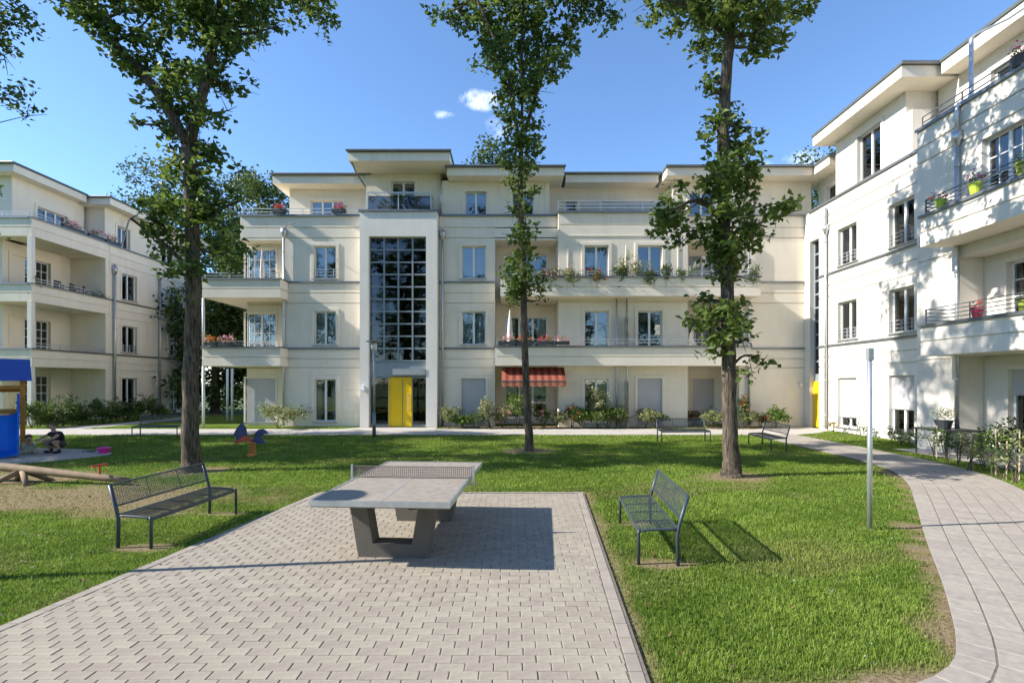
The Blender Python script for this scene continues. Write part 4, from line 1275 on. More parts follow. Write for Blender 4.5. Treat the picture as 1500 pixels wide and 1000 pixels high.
# ------------------------------------------------------------------ trees
def px_tree(name, label, D, trunk, limbs, blobs, extra, leaf, mat_, seed, **kw):
    """trunk and limbs as (px, py, width px), foliage clumps as (px, py, radius px, density), all at the tree's own distance D"""
    rng = np.random.default_rng(seed + 100)
    s = S(D)
    def conv(l, off=0.): return [(PX(a, D), D + off * i / max(1, len(l) - 1), PZ(b, D), w * .80 / s / 2) for i, (a, b, w) in enumerate(l)]
    tr = conv(trunk); tr[0] = (tr[0][0], D, 0.0, tr[0][3])
    B = []
    for (a, b, r, dn) in blobs:
        rr = r / s * .88
        B.append((PX(a, D), D + rng.normal() * rr * .7, PZ(b, D), rr, rr * 1.0, rr * .9, dn))
    B += extra
    lim = [conv(l, o) for l, o in limbs]
    return tree(name, label, (tr[0][0], D, 0), tr, lim, B, leaf, mat_, seed, **kw)
def above(cx, cy, z0, z1, rad, n, rr, dn, seed):
    r = np.random.default_rng(seed); out_ = []
    for k in range(n):
        z = z0 + (z1 - z0) * (k + r.random()) / n; w = r.uniform(0, 2 * np.pi); q = rad * math.sqrt(r.random()) * (1 - .5 * abs((z - z0) / (z1 - z0) - .4))
        out_.append((cx + q * math.cos(w), cy + q * math.sin(w), z, rr, rr, rr * .8, dn))
    return out_
LD = 11.83
px_tree('oak_tree', 'dark forked tree with leafy shoots on its trunk, standing behind the left-hand bench', LD,
        [(280, 690, 30), (279, 600, 27), (281, 500, 26), (283, 400, 24), (281, 300, 23), (276, 215, 23)],
        [([(276, 215, 21), (240, 145, 18), (195, 92, 15), (150, 42, 13), (105, -8, 11), (60, -70, 8)], -.5),
         ([(276, 215, 20), (296, 120, 17), (305, 60, 15), (312, -10, 12), (322, -120, 10)], .4),
         ([(283, 400, 10), (250, 360, 6), (215, 330, 4)], -.5), ([(281, 330, 10), (320, 300, 6), (340, 285, 4)], .4)],
        [(280, 395, 34, .9), (305, 360, 42, 1.0), (262, 345, 40, 1.1), (330, 335, 28, .6), (235, 325, 30, .7), (285, 310, 44, 1.15), (318, 290, 34, .8), (252, 290, 38, .9), (222, 300, 18, .5),
         (282, 255, 40, 1.1), (258, 235, 30, .9), (305, 235, 28, .7), (275, 205, 42, 1.1), (318, 190, 28, .7), (240, 175, 34, .8), (204, 182, 11, .6), (336, 165, 20, .5),
         (300, 150, 40, 1.0), (255, 140, 42, 1.0), (222, 118, 44, 1.1), (320, 110, 36, .9), (285, 95, 38, .9), (200, 85, 44, 1.1), (238, 72, 38, .9), (335, 65, 36, .8), (300, 50, 46, 1.1),
         (172, 50, 40, 1.1), (148, 25, 38, 1.0), (122, 6, 30, .9), (215, 30, 40, .8), (262, 25, 40, .8), (310, 10, 50, 1.2), (350, 30, 40, .9), (382, 28, 32, .9), (408, 40, 16, .5), (355, 0, 45, 1.0), (395, 2, 30, .8),
         (190, 0, 45, 1.0), (250, 0, 45, .9), (275, 425, 16, .35), (345, 250, 12, .3), (230, 372, 14, .4)],
        above(-7.2, 12.0, 11.4, 17.5, 3.6, 46, .72, .75, 1), .165, 'oak_leaf', 41, dens=430, clump=.11)
CD = 15.4
px_tree('oak_tree', 'slender tree with a V-shaped crown in the middle of the lawn', CD,
        [(775, 660, 15), (771, 575, 13), (768, 480, 12.5), (766, 380, 11), (763, 300, 9.5), (763, 215, 9)],
        [([(763, 215, 8), (752, 165, 7), (742, 105, 6), (715, 45, 5), (690, -10, 4)], -.4), ([(763, 215, 8), (778, 160, 7), (800, 95, 6), (835, 40, 5), (865, -10, 4)], .5),
         ([(764, 230, 6), (765, 150, 5), (765, 60, 5), (770, -60, 4)], .1)],
        [(765, 412, 34, 1.0), (748, 425, 24, .8), (782, 425, 20, .7), (765, 380, 34, 1.1), (752, 350, 20, .8), (772, 345, 22, .9), (762, 318, 20, .9), (750, 305, 14, .6), (770, 285, 18, .7), (758, 265, 22, .9), (775, 248, 22, .8),
         (760, 232, 28, 1.1), (772, 205, 28, 1.0), (748, 200, 20, .8), (752, 172, 26, .9), (780, 172, 22, .7), (745, 145, 28, .8), (782, 140, 28, .8), (762, 115, 34, 1.0), (800, 108, 30, .9), (735, 100, 34, 1.0),
         (770, 78, 38, 1.0), (815, 75, 30, .8), (722, 65, 36, 1.0), (700, 38, 30, .9), (750, 40, 40, 1.1), (795, 40, 40, 1.1), (835, 48, 28, .8), (848, 22, 30, .8), (882, 26, 24, .7), (895, 10, 20, .6), (675, 15, 28, .9), (648, 14, 20, .8), (632, 20, 12, .6),
         (720, 8, 38, 1.0), (770, 5, 45, 1.1), (820, 5, 40, 1.0), (865, -5, 34, .8), (790, 440, 12, .4), (735, 400, 12, .4)],
        above(.7, 15.3, 14.2, 17.6, 2.2, 26, .75, .8, 2), .175, 'oak_leaf', 43, dens=430, clump=.12)
RD = 11.22
px_tree('oak_tree', 'tall tree with bare straight upper trunk, standing on the lawn near the metal post', RD,
        [(1072, 697, 30), (1069, 620, 26), (1067, 520, 25), (1065, 420, 23), (1061, 320, 22), (1059, 220, 21), (1063, 120, 20), (1070, 50, 17), (1074, -60, 13), (1076, -200, 9)],
        [([(1062, 330, 9), (1020, 300, 7), (975, 318, 4)], -.5), ([(1062, 350, 9), (1105, 325, 6), (1140, 322, 3)], .5), ([(1066, 500, 8), (1035, 468, 5), (1010, 470, 3)], -.4),
         ([(1068, 540, 6), (1095, 520, 4), (1125, 525, 2)], .3), ([(1068, 60, 9), (1020, 20, 6), (960, 8, 3), (945, 12, 2)], -.3), ([(1069, 55, 9), (1110, 45, 6), (1140, 70, 3)], .4)],
        [(1045, 475, 40, 1.05), (1020, 470, 24, .9), (1068, 455, 30, .9), (1055, 510, 30, .9), (1085, 500, 26, .5), (1100, 525, 22, .4), (1118, 532, 12, .3), (1040, 440, 20, .7), (1085, 470, 20, .45), (1088, 550, 10, .3),
         (985, 325, 34, 1.0), (1000, 295, 34, 1.05), (970, 340, 20, .7), (1030, 270, 40, 1.1), (1040, 320, 42, 1.05), (1070, 345, 42, 1.15), (1010, 345, 26, .8), (1065, 385, 36, 1.0), (1045, 400, 22, .7), (1095, 350, 34, .9),
         (1118, 322, 30, .8), (1135, 310, 16, .5), (1105, 300, 26, .7), (1085, 270, 36, 1.0), (1100, 245, 24, .8), (1065, 250, 34, 1.0), (1000, 265, 18, .5), (1130, 345, 18, .5), (1085, 405, 18, .5), (1048, 365, 30, .9),
         (1092, 208, 26, 1.0), (1080, 180, 22, .9), (1100, 185, 16, .7), (1036, 200, 22, 1.0), (1045, 180, 14, .7), (1030, 130, 18, 1.0), (1040, 115, 16, .8), (1052, 128, 12, .6), (1075, 150, 12, .5), (1075, 225, 24, .8),
         (1045, 30, 44, 1.1), (1080, 25, 44, 1.1), (1015, 12, 34, 1.0), (1110, 50, 34, 1.1), (1128, 70, 24, 1.0), (1095, 75, 20, .9), (990, 5, 20, .8), (1125, 25, 30, .9), (1060, -5, 45, 1.0), (1030, 45, 18, .8)],
        above(5.2, 11.4, 11.2, 17.0, 3.4, 44, .74, .75, 3), .165, 'oak_leaf_light', 47, dens=500, clump=.11)
# tree at the left edge: its outer branches reach into the picture
rng = np.random.default_rng(3)
eb = [(-11.95, 12.2, 10.6, .45, .45, .4, 1.0), (-12.3, 12.3, 11.2, .6, .5, .5, 1.0), (-11.75, 12.2, 11.0, .3, .3, .25, .8), (-12.1, 12.4, 9.1, .35, .4, .3, .8), (-11.85, 12.2, 8.75, .28, .3, .25, .8), (-11.55, 12.2, 8.4, .2, .2, .2, .7), (-12.2, 12.3, 9.9, .4, .4, .4, .9), (-12.5, 12.3, 10.3, .5, .5, .5, .9)]
tree('oak_tree', 'tree at the edge of the playground with branches hanging over the sand pit', (-16.3, 12.6, 0),
     [(-16.3, 12.6, 0, .24), (-16.2, 12.6, 4, .2), (-16.1, 12.6, 8, .16), (-16, 12.6, 12, .1), (-16, 12.6, 15, .05)],
     [[(-16.1, 12.6, 8, .08), (-14.5, 12.5, 9.6, .05), (-12.4, 12.3, 10.4, .025)], [(-16.1, 12.6, 7, .07), (-14.2, 12.5, 8.8, .04), (-12.0, 12.2, 8.8, .02)]],
     eb + above(-16.6, 12.6, 5.5, 15.5, 2.7, 56, .75, .8, 6), .13, 'oak_leaf', 51, dens=480)
tree('oak_tree', 'broad tree beyond the slide that shades the playground', (-21.5, 17.5, 0),
     [(-21.5, 17.5, 0, .25), (-21.5, 17.5, 4, .2), (-21.3, 17.5, 9, .13), (-21.3, 17.4, 13, .06)], [],
     above(-21.3, 17.5, 3.8, 14.0, 2.5, 66, .85, .9, 8), .14, 'oak_leaf', 53, dens=430)
tree('oak_tree', 'broad tree beyond the sand pit that shades the seesaw lawn', (-22.5, 13.3, 0),
     [(-22.5, 13.3, 0, .25), (-22.5, 13.3, 4, .2), (-22.4, 13.4, 8, .13), (-22.4, 13.4, 11, .06)], [],
     above(-22.4, 13.4, 3.6, 11.5, 2.5, 60, .85, .9, 9), .15, 'oak_leaf', 54, dens=430)
# trees standing behind the buildings
def far_tree(label, x, y, h, r, seed, crown0=.3, n=34, rr=1.3, group=None):
    tree('broadleaf_tree', label, (x, y, 0), [(x, y, 0, .28), (x, y, h * .5, .22), (x, y, h * .9, .06)], [],
         above(x, y, h * crown0, h, r, n, rr, .55, seed), .30, 'far_leaf', seed, dens=120, clump=.34, trunk_n=8)
far_tree('broad tree rising behind the roof of the shaded left-hand house', -30.5, 45, 20.6, 4.4, 61, n=50)
far_tree('tree rising just past the far end of the shaded left-hand house', -25.5, 46, 20.2, 3.8, 62, n=50)
far_tree('leafy tree rising beside the roof terrace of the main block', -20.3, 41, 18.6, 3.0, 63, .15, n=60)
far_tree('shorter leafy tree seen beneath the corner balconies', -17.0, 36, 9.5, 3.0, 64, .1, n=44)
far_tree('dark leafy tree seen in the gap beside the corner balconies', -20.0, 34.5, 8.5, 2.6, 65, .1, n=40)
far_tree('tree crown showing above the flat roof behind the slender tree', -1.6, 42, 20.8, 1.9, 66, .6, n=30)
far_tree('tree crown showing above the roof corner of the sunlit wing', 26.6, 44, 20.6, 2.6, 67, .5, n=36)
far_tree('leafy tree closing the gap behind the shaded house', -27.5, 50, 17.0, 4.0, 68, .2, n=40)

far_tree('unseen broadleaf tree added opposite the main block to darken its window reflections', -26, -24, 17.0, 4.6, 71, .08, n=52, rr=1.7)  # unseen tree row added behind the camera to darken what the panes reflect
reflection_tree = bpy.context.scene.objects[-1]
while reflection_tree.parent: reflection_tree = reflection_tree.parent
reflection_tree['group'] = 'unseen trees added opposite the main block to darken its window reflections'
for (x, y, a, s_) in ((-15, -27, 1.1, 1.05), (-5, -23, 2.3, .95), (6, -26, 3.6, 1.1), (17, -24, 4.4, 1.0), (28, -27, 5.2, 1.08)):
    c_ = copy_tree(reflection_tree); c_.location = (x, y, 0); c_.rotation_euler.z = a; c_.scale = (s_, s_, s_)

# ------------------------------------------------------------------ table tennis table
tt = empty('table_tennis_table', (0, 0, 0), 'grey concrete table tennis table with a metal net on the paving', 'table')
TW, TL, TH = 1.525, 2.74, .76
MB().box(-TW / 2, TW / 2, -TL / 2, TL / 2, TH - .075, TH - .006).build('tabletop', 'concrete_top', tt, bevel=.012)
top = tt.children[0]
t = MB(); e = .02
t.box(-TW / 2 - .006, TW / 2 + .006, -TL / 2 - .006, -TL / 2 + e, TH - .06, TH); t.box(-TW / 2 - .006, TW / 2 + .006, TL / 2 - e, TL / 2 + .006, TH - .06, TH)
t.box(-TW / 2 - .006, -TW / 2 + e, -TL / 2 + e, TL / 2 - e, TH - .06, TH); t.box(TW / 2 - e, TW / 2 + .006, -TL / 2 + e, TL / 2 - e, TH - .06, TH)
t.build('edge_trim', 'galvanised', top)
MB().box(-.008, .008, -TL / 2 + e, TL / 2 - e, TH - .007, TH - .003).build('centre_line', 'rail_light', top)
for yy in (-.78, .78):
    zt_ = TH - .076
    w0, w1, th, bt = .40, .52, .20, .16     # half width at the floor / at the top, post width, foot height
    t = MB()
    # U shaped support: trapezoid with a trapezoid cut out
    d = .12
    outer = [(-w0, .0), (w0, .0), (w1, zt_), (w1 - th, zt_), (w0 - th + .03, bt), (-w0 + th - .03, bt), (-w1 + th, zt_), (-w1, zt_)]
    for q in ([0, 5, 6, 7], [1, 2, 3, 4], [0, 1, 4, 5]):
        t.face([(outer[i][0], yy - d, outer[i][1]) for i in q]); t.face([(outer[i][0], yy + d, outer[i][1]) for i in reversed(q)])
    for i in range(8):
        j = (i + 1) % 8
        t.face([(outer[i][0], yy - d, outer[i][1]), (outer[j][0], yy - d, outer[j][1]), (outer[j][0], yy + d, outer[j][1]), (outer[i][0], yy + d, outer[i][1])])
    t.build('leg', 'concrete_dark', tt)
nh = .1525; hw = TW / 2 + .06
for sx in (-1, 1):
    t = MB(); t.box(sx * hw - .012, sx * hw + .012, -.012, .012, TH - .08, TH + nh + .02); t.box(min(sx * hw, sx * (TW / 2 - .02)), max(sx * hw, sx * (TW / 2 - .02)), -.02, .02, TH - .09, TH - .078)
    t.build('net_post', 'galvanised', tt)
t = MB()
t.box(-hw, hw, -.006, .006, TH + nh - .012, TH + nh); t.box(-hw, hw, -.005, .005, TH + .008, TH + .016)
nvert = 62
for k in range(nvert + 1):
    x = -hw + 2 * hw * k / nvert; t.box(x - .0036, x + .0036, -.0025, .0025, TH + .012, TH + nh - .008)
for k in range(1, 6):
    z = TH + .012 + (nh - .02) * k / 6; t.box(-hw, hw, -.002, .002, z - .0034, z + .0034)
t.build('net', 'net_cord', tt)
tt.location = (-1.33, 6.83, .022); tt.rotation_euler.z = math.radians(-3.7)

# ------------------------------------------------------------------ benches
def make_bench(L=1.70):
    """local: x along the bench, +y is the front"""
    b = empty('park_bench', (0, 0, 0))
    sd, sh, bh = .43, .40, .78
    def seat_z(v): return sh + .012 * math.cos(v * 2.2) - .02 * max(0, v - .8) * 4    # v 0 back..1 front
    # end frames: legs as bent tubes
    for sx in (-1, 1):
        x = sx * L / 2
        t = MB(); t.tube([(x, sd / 2, -.05), (x, sd / 2, sh - .05), (x, sd / 2 - .01, sh - .01)], .019, 8); t.build('leg', 'bench_metal', b, smooth=True)
        t = MB(); t.tube([(x, -sd / 2 - .005, -.05), (x, -sd / 2, sh - .05), (x, -sd / 2 - .02, sh + .05), (x, -sd / 2 - .115, bh)], .022, 8); t.build('leg', 'bench_metal', b, smooth=True)
        t = MB(); t.tube([(x, -sd / 2 + sd * k / 8, seat_z(k / 8) - .012) for k in range(9)], .016, 8); t.build('seat_rail', 'bench_metal', b, smooth=True)
    # expanded metal seat: wires along and across, with border
    t = MB(); nx, ny = int(L / .034), 13
    for j in range(ny + 1):
        v = j / ny; r = .0085 if j in (0, ny) else .0036
        z = seat_z(v); y = -sd / 2 + sd * v
        t.box(-L / 2, L / 2, y - r, y + r, z - r, z + r)
    for i in range(nx + 1):
        x = -L / 2 + L * i / nx
        for j in range(0, ny):
            v0, v1 = j / ny, (j + 1) / ny
            y0, y1 = -sd / 2 + sd * v0, -sd / 2 + sd * v1; za, zb = seat_z(v0), seat_z(v1); r = .0036
            o = (.010 if j % 2 else -.010)
            t.face([(x - r + o, y0, za), (x + r + o, y0, za), (x + r - o, y1, zb), (x - r - o, y1, zb)])
    t.box(-L / 2, L / 2, sd / 2 - .004, sd / 2 + .006, seat_z(1) - .035, seat_z(1))
    seat = t.build('seat', 'bench_mesh', b)
    t = MB()
    for x in (-L / 4, 0, L / 4):
        t.tube([(x, -sd / 2 + sd * k / 6, seat_z(k / 6) - .022) for k in range(7)], .008, 6)
    t.build('cross_bar', 'bench_metal', seat)
    t = MB(); nz = 11
    def bp(v): return (-sd / 2 - .035 - .080 * v, sh + .12 + (bh - sh - .12) * v)
    for j in range(nz + 1):
        y, z = bp(j / nz); r = .010 if j in (0, nz) else .0036
        t.box(-L / 2, L / 2, y - r, y + r, z - r, z + r)
    for i in range(nx + 1):
        x = -L / 2 + L * i / nx
        for j in range(nz):
            y0, z0 = bp(j / nz); y1, z1 = bp((j + 1) / nz); r = .0036; o = (.010 if j % 2 else -.010)
            t.face([(x - r + o, y0, z0), (x + r + o, y0, z0), (x + r - o, y1, z1), (x - r - o, y1, z1)])
    bk = t.build('backrest', 'bench_mesh', b)
    t = MB()
    for x in (-L / 6, L / 6):
        y0, z0 = bp(0); y1, z1 = bp(1); t.box(x - .006, x + .006, min(y0, y1) - .006, max(y0, y1) - .002, z0, z0 + .002); t.tube([(x, y0 - .008, z0), (x, y1 - .008, z1)], .006, 6)
    t.build('stiffener', 'bench_metal', bk)
    return b
bench0 = make_bench()
bench_spots = [
    (1.72, 6.62, 90 - 5, 'dark wire-mesh park bench to the right of the table tennis table'),
    (-4.60, 7.18, -90 - 4.5, 'dark wire-mesh park bench on the grass before the forked tree'),
    (5.95, 17.75, 180 + 3, 'wire-mesh park bench on the far lawn edge, facing the lawn before the shuttered window'),
    (7.95, 16.0, 90 - 4, 'wire-mesh park bench by the curved path behind the tall tree'),
    (-13.5, 19.55, 180, 'wire-mesh park bench beside the front path near the sand pit'),
]
for i, (x, y, a, lb) in enumerate(bench_spots):
    o = bench0 if i == 0 else copy_tree(bench0)
    o.location = (x, y, 0); o.rotation_euler.z = math.radians(a)
    tag(o, lb, 'bench', 'dark mesh park benches')

# ------------------------------------------------------------------ posts and lamps
post = empty('metal_post', (PX(1274, 7.15), 7.15, 0), 'thin galvanised metal post standing alone in the right-hand lawn', 'post')
x, y = PX(1274, 7.15), 7.15
MB().tube([(x, y, -.2), (x, y, 2.46)], .033, 12).build('pole', 'galvanised', post, smooth=True)
t = MB(); t.box(x - .035, x + .035, y - .035, y + .035, 2.36, 2.53); t.box(x + .03, x + .05, y - .02, y + .02, 2.36, 2.39); t.build('bracket', 'zinc_light', post)
def lamp_post(x, y, label, h=3.62):
    o = empty('street_lamp', (x, y, 0), label, 'street lamp', 'disc-headed garden lamps')
    t = MB(); t.tube([(x, y, 0), (x, y, .95)], .068, 12); t.build('base', 'zinc', o, smooth=True)
    t = MB(); t.tube([(x, y, .95), (x, y, h - .38)], .043, 12); t.build('pole', 'zinc_light', o, smooth=True)
    t = MB(); t.lathe((x, y, h - .38), [(.05, 0), (.105, .03), (.12, .26), (.06, .30)], 14); t.build('lantern', 'lamp_glass', o, smooth=True)
    t = MB(); t.lathe((x, y, h - .08), [(.04, 0), (.30, .03), (.31, .045), (.26, .06), (.03, .09)], 20); t.build('lamp_shade', 'zinc', o, smooth=True)
    for k in range(3):
        w = k * 2.09; t = MB(); t.tube([(x + .11 * math.cos(w), y + .11 * math.sin(w), h - .36), (x + .11 * math.cos(w), y + .11 * math.sin(w), h - .04)], .007, 6); t.build('shade_rod', 'zinc', o)
lamp_post(PX(548, 19.2), 19.2, 'disc-headed garden lamp on the lawn edge before the stair tower')
lamp_post(-6.08, 5.27, 'disc-headed garden lamp whose shadow crosses the paving')

# ------------------------------------------------------------------ plants
def shrub(x, y, w, h, label, mat_='shrub_leaf', leaf=.10, n=260, z=0., flowers=None, group=None, name='shrub', stems=5, cat='shrub', stake=False, bare_stem=0.):
    rg_ = np.random.default_rng(int(abs(x * 131 + y * 17 + w * 7) * 10) + 1)
    o = empty(name, (x, y, z), label, cat, group)
    t = MB(); tips = []
    for k in range(stems):
        e = np.array([x, y, z + h * .8]) + rg_.normal(size=3) * np.array([w * .28, w * .28, h * .12])
        m_ = (np.array([x, y, z]) + e) / 2 + rg_.normal(size=3) * w * .05
        t.tube(smooth_path([(x + rg_.normal() * .03, y + rg_.normal() * .03, z - .03), tuple(m_), tuple(e)], 3), [.014, .012, .011, .010, .008, .006, .004], 5); tips.append(e)
    t.build('stem', 'twig', o)
    pts = []
    for e in tips: pts.append(blob_points(e - np.array([0, 0, h * .12]), (w * .3, w * .3, h * .3), n // (stems + 1) + 12, rg_, .07 * max(1, w), 9))
    lo = z + h * (.42 if not bare_stem else bare_stem)
    pts.append(blob_points((x, y, (lo + z + h * .85) / 2 + .02), (w * .5, w * .45, (z + h * .9 - lo) / 2 + .05), n // 2, rg_, .06 * max(1, w), 9))
    P = np.concatenate(pts); P = P[P[:, 2] > z + .03]
    tag(leaf_cloud('foliage', P, leaf, mat_, o, rg_), kind='stuff')
    if flowers:
        k = max(6, n // 22)
        idx = rg_.choice(len(P), k); Q = np.repeat(P[idx], 7, axis=0) + rg_.normal(size=(k * 7, 3)) * .028 + np.array([0, -.05, .04])
        tag(leaf_cloud('flower', Q, .055, flowers, o, rg_, aspect=.9), kind='stuff')
    if stake:
        t = MB(); t.tube([(x + .06, y, z - .1), (x + .09, y + .02, z + h * .9)], .012, 6); t.build('stake', 'stake_wood', o)
    return o
def gpx(px, Y): return PX(px, Y)
bedY = 23.25
plants = [  # px, Y, width, height, material, leaf, n, flowers, label
    (407, 22.9, 1.5, 1.05, 'shrub_pale', .12, 330, None, 'pale yellow-green shrub by the corner of the main block under the corner balconies'),
    (657, 23.0, .9, 1.0, 'shrub_pale', .10, 260, None, 'light shrub against the tower, left of the closed grey shutter'),
    (678, 22.9, .8, .55, 'shrub_leaf', .11, 200, None, 'low bright green shrub below the closed grey shutter'),
    (698, 22.95, .9, .8, 'shrub_dark', .08, 240, None, 'loose grey-green shrub under the closed grey shutter'),
    (718, 23.0, .75, 1.35, 'shrub_pale', .09, 260, 'petal_cream', 'tall pale rose shrub at the left end of the awning'),
    (736, 22.9, .8, .95, 'shrub_pale', .09, 260, 'petal_rose', 'pale flowering shrub below the left part of the awning'),
    (758, 22.9, .9, 1.35, 'shrub_leaf', .10, 300, 'petal_cream', 'tall shrub below the awning, left of the slender tree trunk'),
    (797, 22.9, .7, .85, 'shrub_dark', .09, 200, 'petal_rose', 'small rose shrub with pink blooms below the awning, right of the slender tree trunk'),
    (815, 22.95, .8, .75, 'shrub_pale', .09, 220, None, 'low pale shrub under the right end of the awning'),
    (838, 22.9, .75, 1.05, 'shrub_dark', .09, 240, 'petal_orange', 'shrub with orange and red blooms right of the awning'),
    (852, 22.85, 1.0, .85, 'shrub_leaf', .10, 300, None, 'rounded green shrub before the ground-floor bay window'),
    (875, 22.9, .55, 1.75, 'shrub_pale', .09, 220, 'petal_cream', 'tall narrow rose with cream blooms before the ground-floor bay window'),
    (893, 22.9, 1.0, 1.0, 'shrub_leaf', .09, 300, None, 'bushy green shrub left of the glass privacy screen'),
    (910, 22.9, .9, .85, 'shrub_pale', .09, 260, None, 'bushy light shrub at the foot of the glass privacy screen'),
    (945, 23.1, 1.0, .8, 'shrub_pale', .10, 240, None, 'loose shrub with long leaves below the bay\'s grey shutter'),
    (960, 23.1, .8, .7, 'shrub_dark', .10, 200, 'petal_red', 'reddish low shrub beside the bay\'s grey shutter'),
    (1018, 23.6, .6, .7, 'shrub_dark', .09, 180, 'petal_red', 'dark potted shrub in the right-hand ground-floor loggia'),
    (1043, 23.0, .9, .85, 'shrub_pale', .10, 250, None, 'pale shrub before the right-hand loggia, left of the tall tree trunk'),
    (1088, 23.2, .5, 1.45, 'shrub_dark', .10, 150, 'petal_orange', 'tall thin plant in front of the right-hand downpipe'),
    (1098, 23.0, .8, .75, 'shrub_pale', .09, 200, None, 'loose low shrub at the foot of the right-hand downpipe'),
    (1115, 23.1, .6, .6, 'shrub_dark', .09, 150, 'petal_red', 'small dark red shrub on the bare right-hand wall'),
    (1136, 22.9, .8, .85, 'shrub_leaf', .12, 220, None, 'bright green shrub standing alone before the bare right-hand wall'),
]
for (px, Y, w, h, mt, lf, n, fl, lb) in plants:
    shrub(PX(px, Y), Y, w * 1.1, h, lb, mt, lf, int(n * 2.8), flowers=fl, group='shrubs along the main block')
# hedge-like row by the shaded house
for i, px in enumerate(range(52, 262, 12)):
    Y = 22.9 + i * .32
    w = .95 + .25 * math.sin(i * 2.1); h = .95 + .35 * math.sin(i * 1.7 + 1)
    big = 'tall' if h > 1.1 else ('low' if h < .8 else 'medium')
    lbl = {0: 'dark green', 1: 'fresh green', 2: 'dark green', 3: 'pale green'}[i % 4]
    where = 'beside the play tower' if i < 5 else ('below the long balconies' if i < 11 else 'below the far windows')
    shrub(PX(px, Y) - .2 - max(0, (i - 7)) * .06, Y, w, h, f'{big} {lbl} shrub of the row before the shaded house, {where}', ['shrub_dark', 'shrub_leaf', 'shrub_dark', 'shrub_pale'][i % 4], .12, 420, group='shrubs before the shaded house')
# young plants along the curved path, by the wing
yp = [(1362, 672, .45, 1.0), (1380, 678, .4, .85), (1412, 690, .35, .9), (1446, 696, .55, 1.15), (1462, 702, .4, .9), (1480, 708, .55, 1.2), (1432, 684, .5, .9), (1396, 680, .4, .8)]
for i, (px, py, w, h) in enumerate(yp):
    Y = GY(py); shrub(PX(px, Y) + .12, Y, w, h, ['fresh green', 'dark green', 'pale green'][i % 3] + (' taller' if h > .95 else ' small') + ' young staked shrub along the curved path', ['shrub_leaf', 'shrub_dark', 'shrub_pale'][i % 3], .075, 110, group='young staked shrubs by the curved path', stems=3, stake=True, bare_stem=.45)
shrub(12.0, 12.4, 1.0, 1.15, 'dense dark green bush beside the patio table', 'shrub_dark', .08, 420, group=None)
shrub(12.4, 11.5, .9, 2.35, 'tall leafy plant before the wing\'s ground-floor sliding window', 'shrub_leaf', .11, 240, stems=4, bare_stem=.5)
shrub(12.6, 13.6, 1.1, .8, 'low dark bush under the patio table', 'shrub_dark', .08, 300)
for i, (x, y) in enumerate([(12.9, 17.0), (13.25, 17.9), (12.7, 16.2), (13.3, 19.2)]):
    shrub(x, y, .5, .45, ['low pale plant below the half-shuttered window of the wing', 'low dark plant at the side of the half-shuttered wing window', 'low pale plant at the foot of the wing\'s bay corner', 'low dark plant between the two ground-floor windows of the wing'][i], 'shrub_dark' if i % 2 else 'shrub_pale', .08, 110, group='low plants at the foot of the wing', stems=3)
shrub(13.2, 21.0, .45, .42, 'small plant with orange blooms below the wing\'s first shuttered window', 'shrub_pale', .08, 90, flowers='petal_orange', stems=3)

def flower_pot(x, y, z, label, pot='pot_lime', fl='petal_pink', leaf='shrub_leaf', r=.13, h=.24, grow=.22, n=90, round_=True, group=None):
    o = empty('flower_pot', (x, y, z), label, 'flower pot', group)
    rg_ = np.random.default_rng(int(abs(x * 31 + y * 57 + z * 91) * 10))
    t = MB(); t.lathe((x, y, z), [(r * .7, 0), (r, h), (r * 1.06, h), (r * 1.06, h + .02), (r * .9, h + .02)], 14); t.build('pot', pot, o, smooth=False)
    P = blob_points((x, y, z + h + grow * .5), (r * 1.3, r * 1.3, grow * .6), n, rg_, .05, 9); P = P[P[:, 2] > z + h * .8]
    tag(leaf_cloud('foliage', P, .06, leaf, o, rg_), kind='stuff')
    if fl:
        Q = P[P[:, 2] > z + h + grow * .35]; Q = Q + rg_.normal(size=Q.shape) * .04 + np.array([0, 0, .05]); tag(leaf_cloud('flower', Q, .06, fl, o, rg_, aspect=.9), kind='stuff')
    return o
def flower_box(x0, x1, y, z, label, fl, box='pot_dark', depth=.18, h=.17, n=160, grow=.2, axis='x', group=None, leaf='shrub_leaf'):
    c = ((x0 + x1) / 2, y, z) if axis == 'x' else (y, (x0 + x1) / 2, z)
    o = empty('flower_box', c, label, 'flower box', group)
    rg_ = np.random.default_rng(int(abs(x0 * 31 + y * 57 + z * 91) * 10))
    t = MB()
    if axis == 'x': t.box(x0, x1, y - depth / 2, y + depth / 2, z, z + h); r = ((x1 - x0) * .5, depth * .6, grow * .6)
    else: t.box(y - depth / 2, y + depth / 2, x0, x1, z, z + h); r = (depth * .6, (x1 - x0) * .5, grow * .6)
    t.build('trough', box, o)
    P = blob_points((c[0], c[1], z + h + grow * .35), r, n, rg_, .05, 8)
    tag(leaf_cloud('foliage', P[: int(len(P) * .55)], .07, leaf, o, rg_), kind='stuff')
    Q = P[int(len(P) * .35):] + rg_.normal(size=P[int(len(P) * .35):].shape) * .03 + np.array([0, 0, .04])
    tag(leaf_cloud('flower', Q, .065, fl, o, rg_, aspect=.9), kind='stuff')
yb = 22.72
zr = Z1 + .03
flower_box(PX(730, yb), PX(752, yb), yb, zr, 'dark trough of pale pink blooms behind the folded parasol on the first-floor balcony', 'petal_rose', group='flower troughs on the first-floor balcony')
flower_box(PX(757, yb), PX(782, yb), yb, zr, 'dark trough of orange-pink blooms behind the slender tree trunk', 'petal_orange', group='flower troughs on the first-floor balcony')
flower_box(PX(788, yb), PX(812, yb), yb, zr, 'dark trough of red blooms on the first-floor balcony', 'petal_red', group='flower troughs on the first-floor balcony')
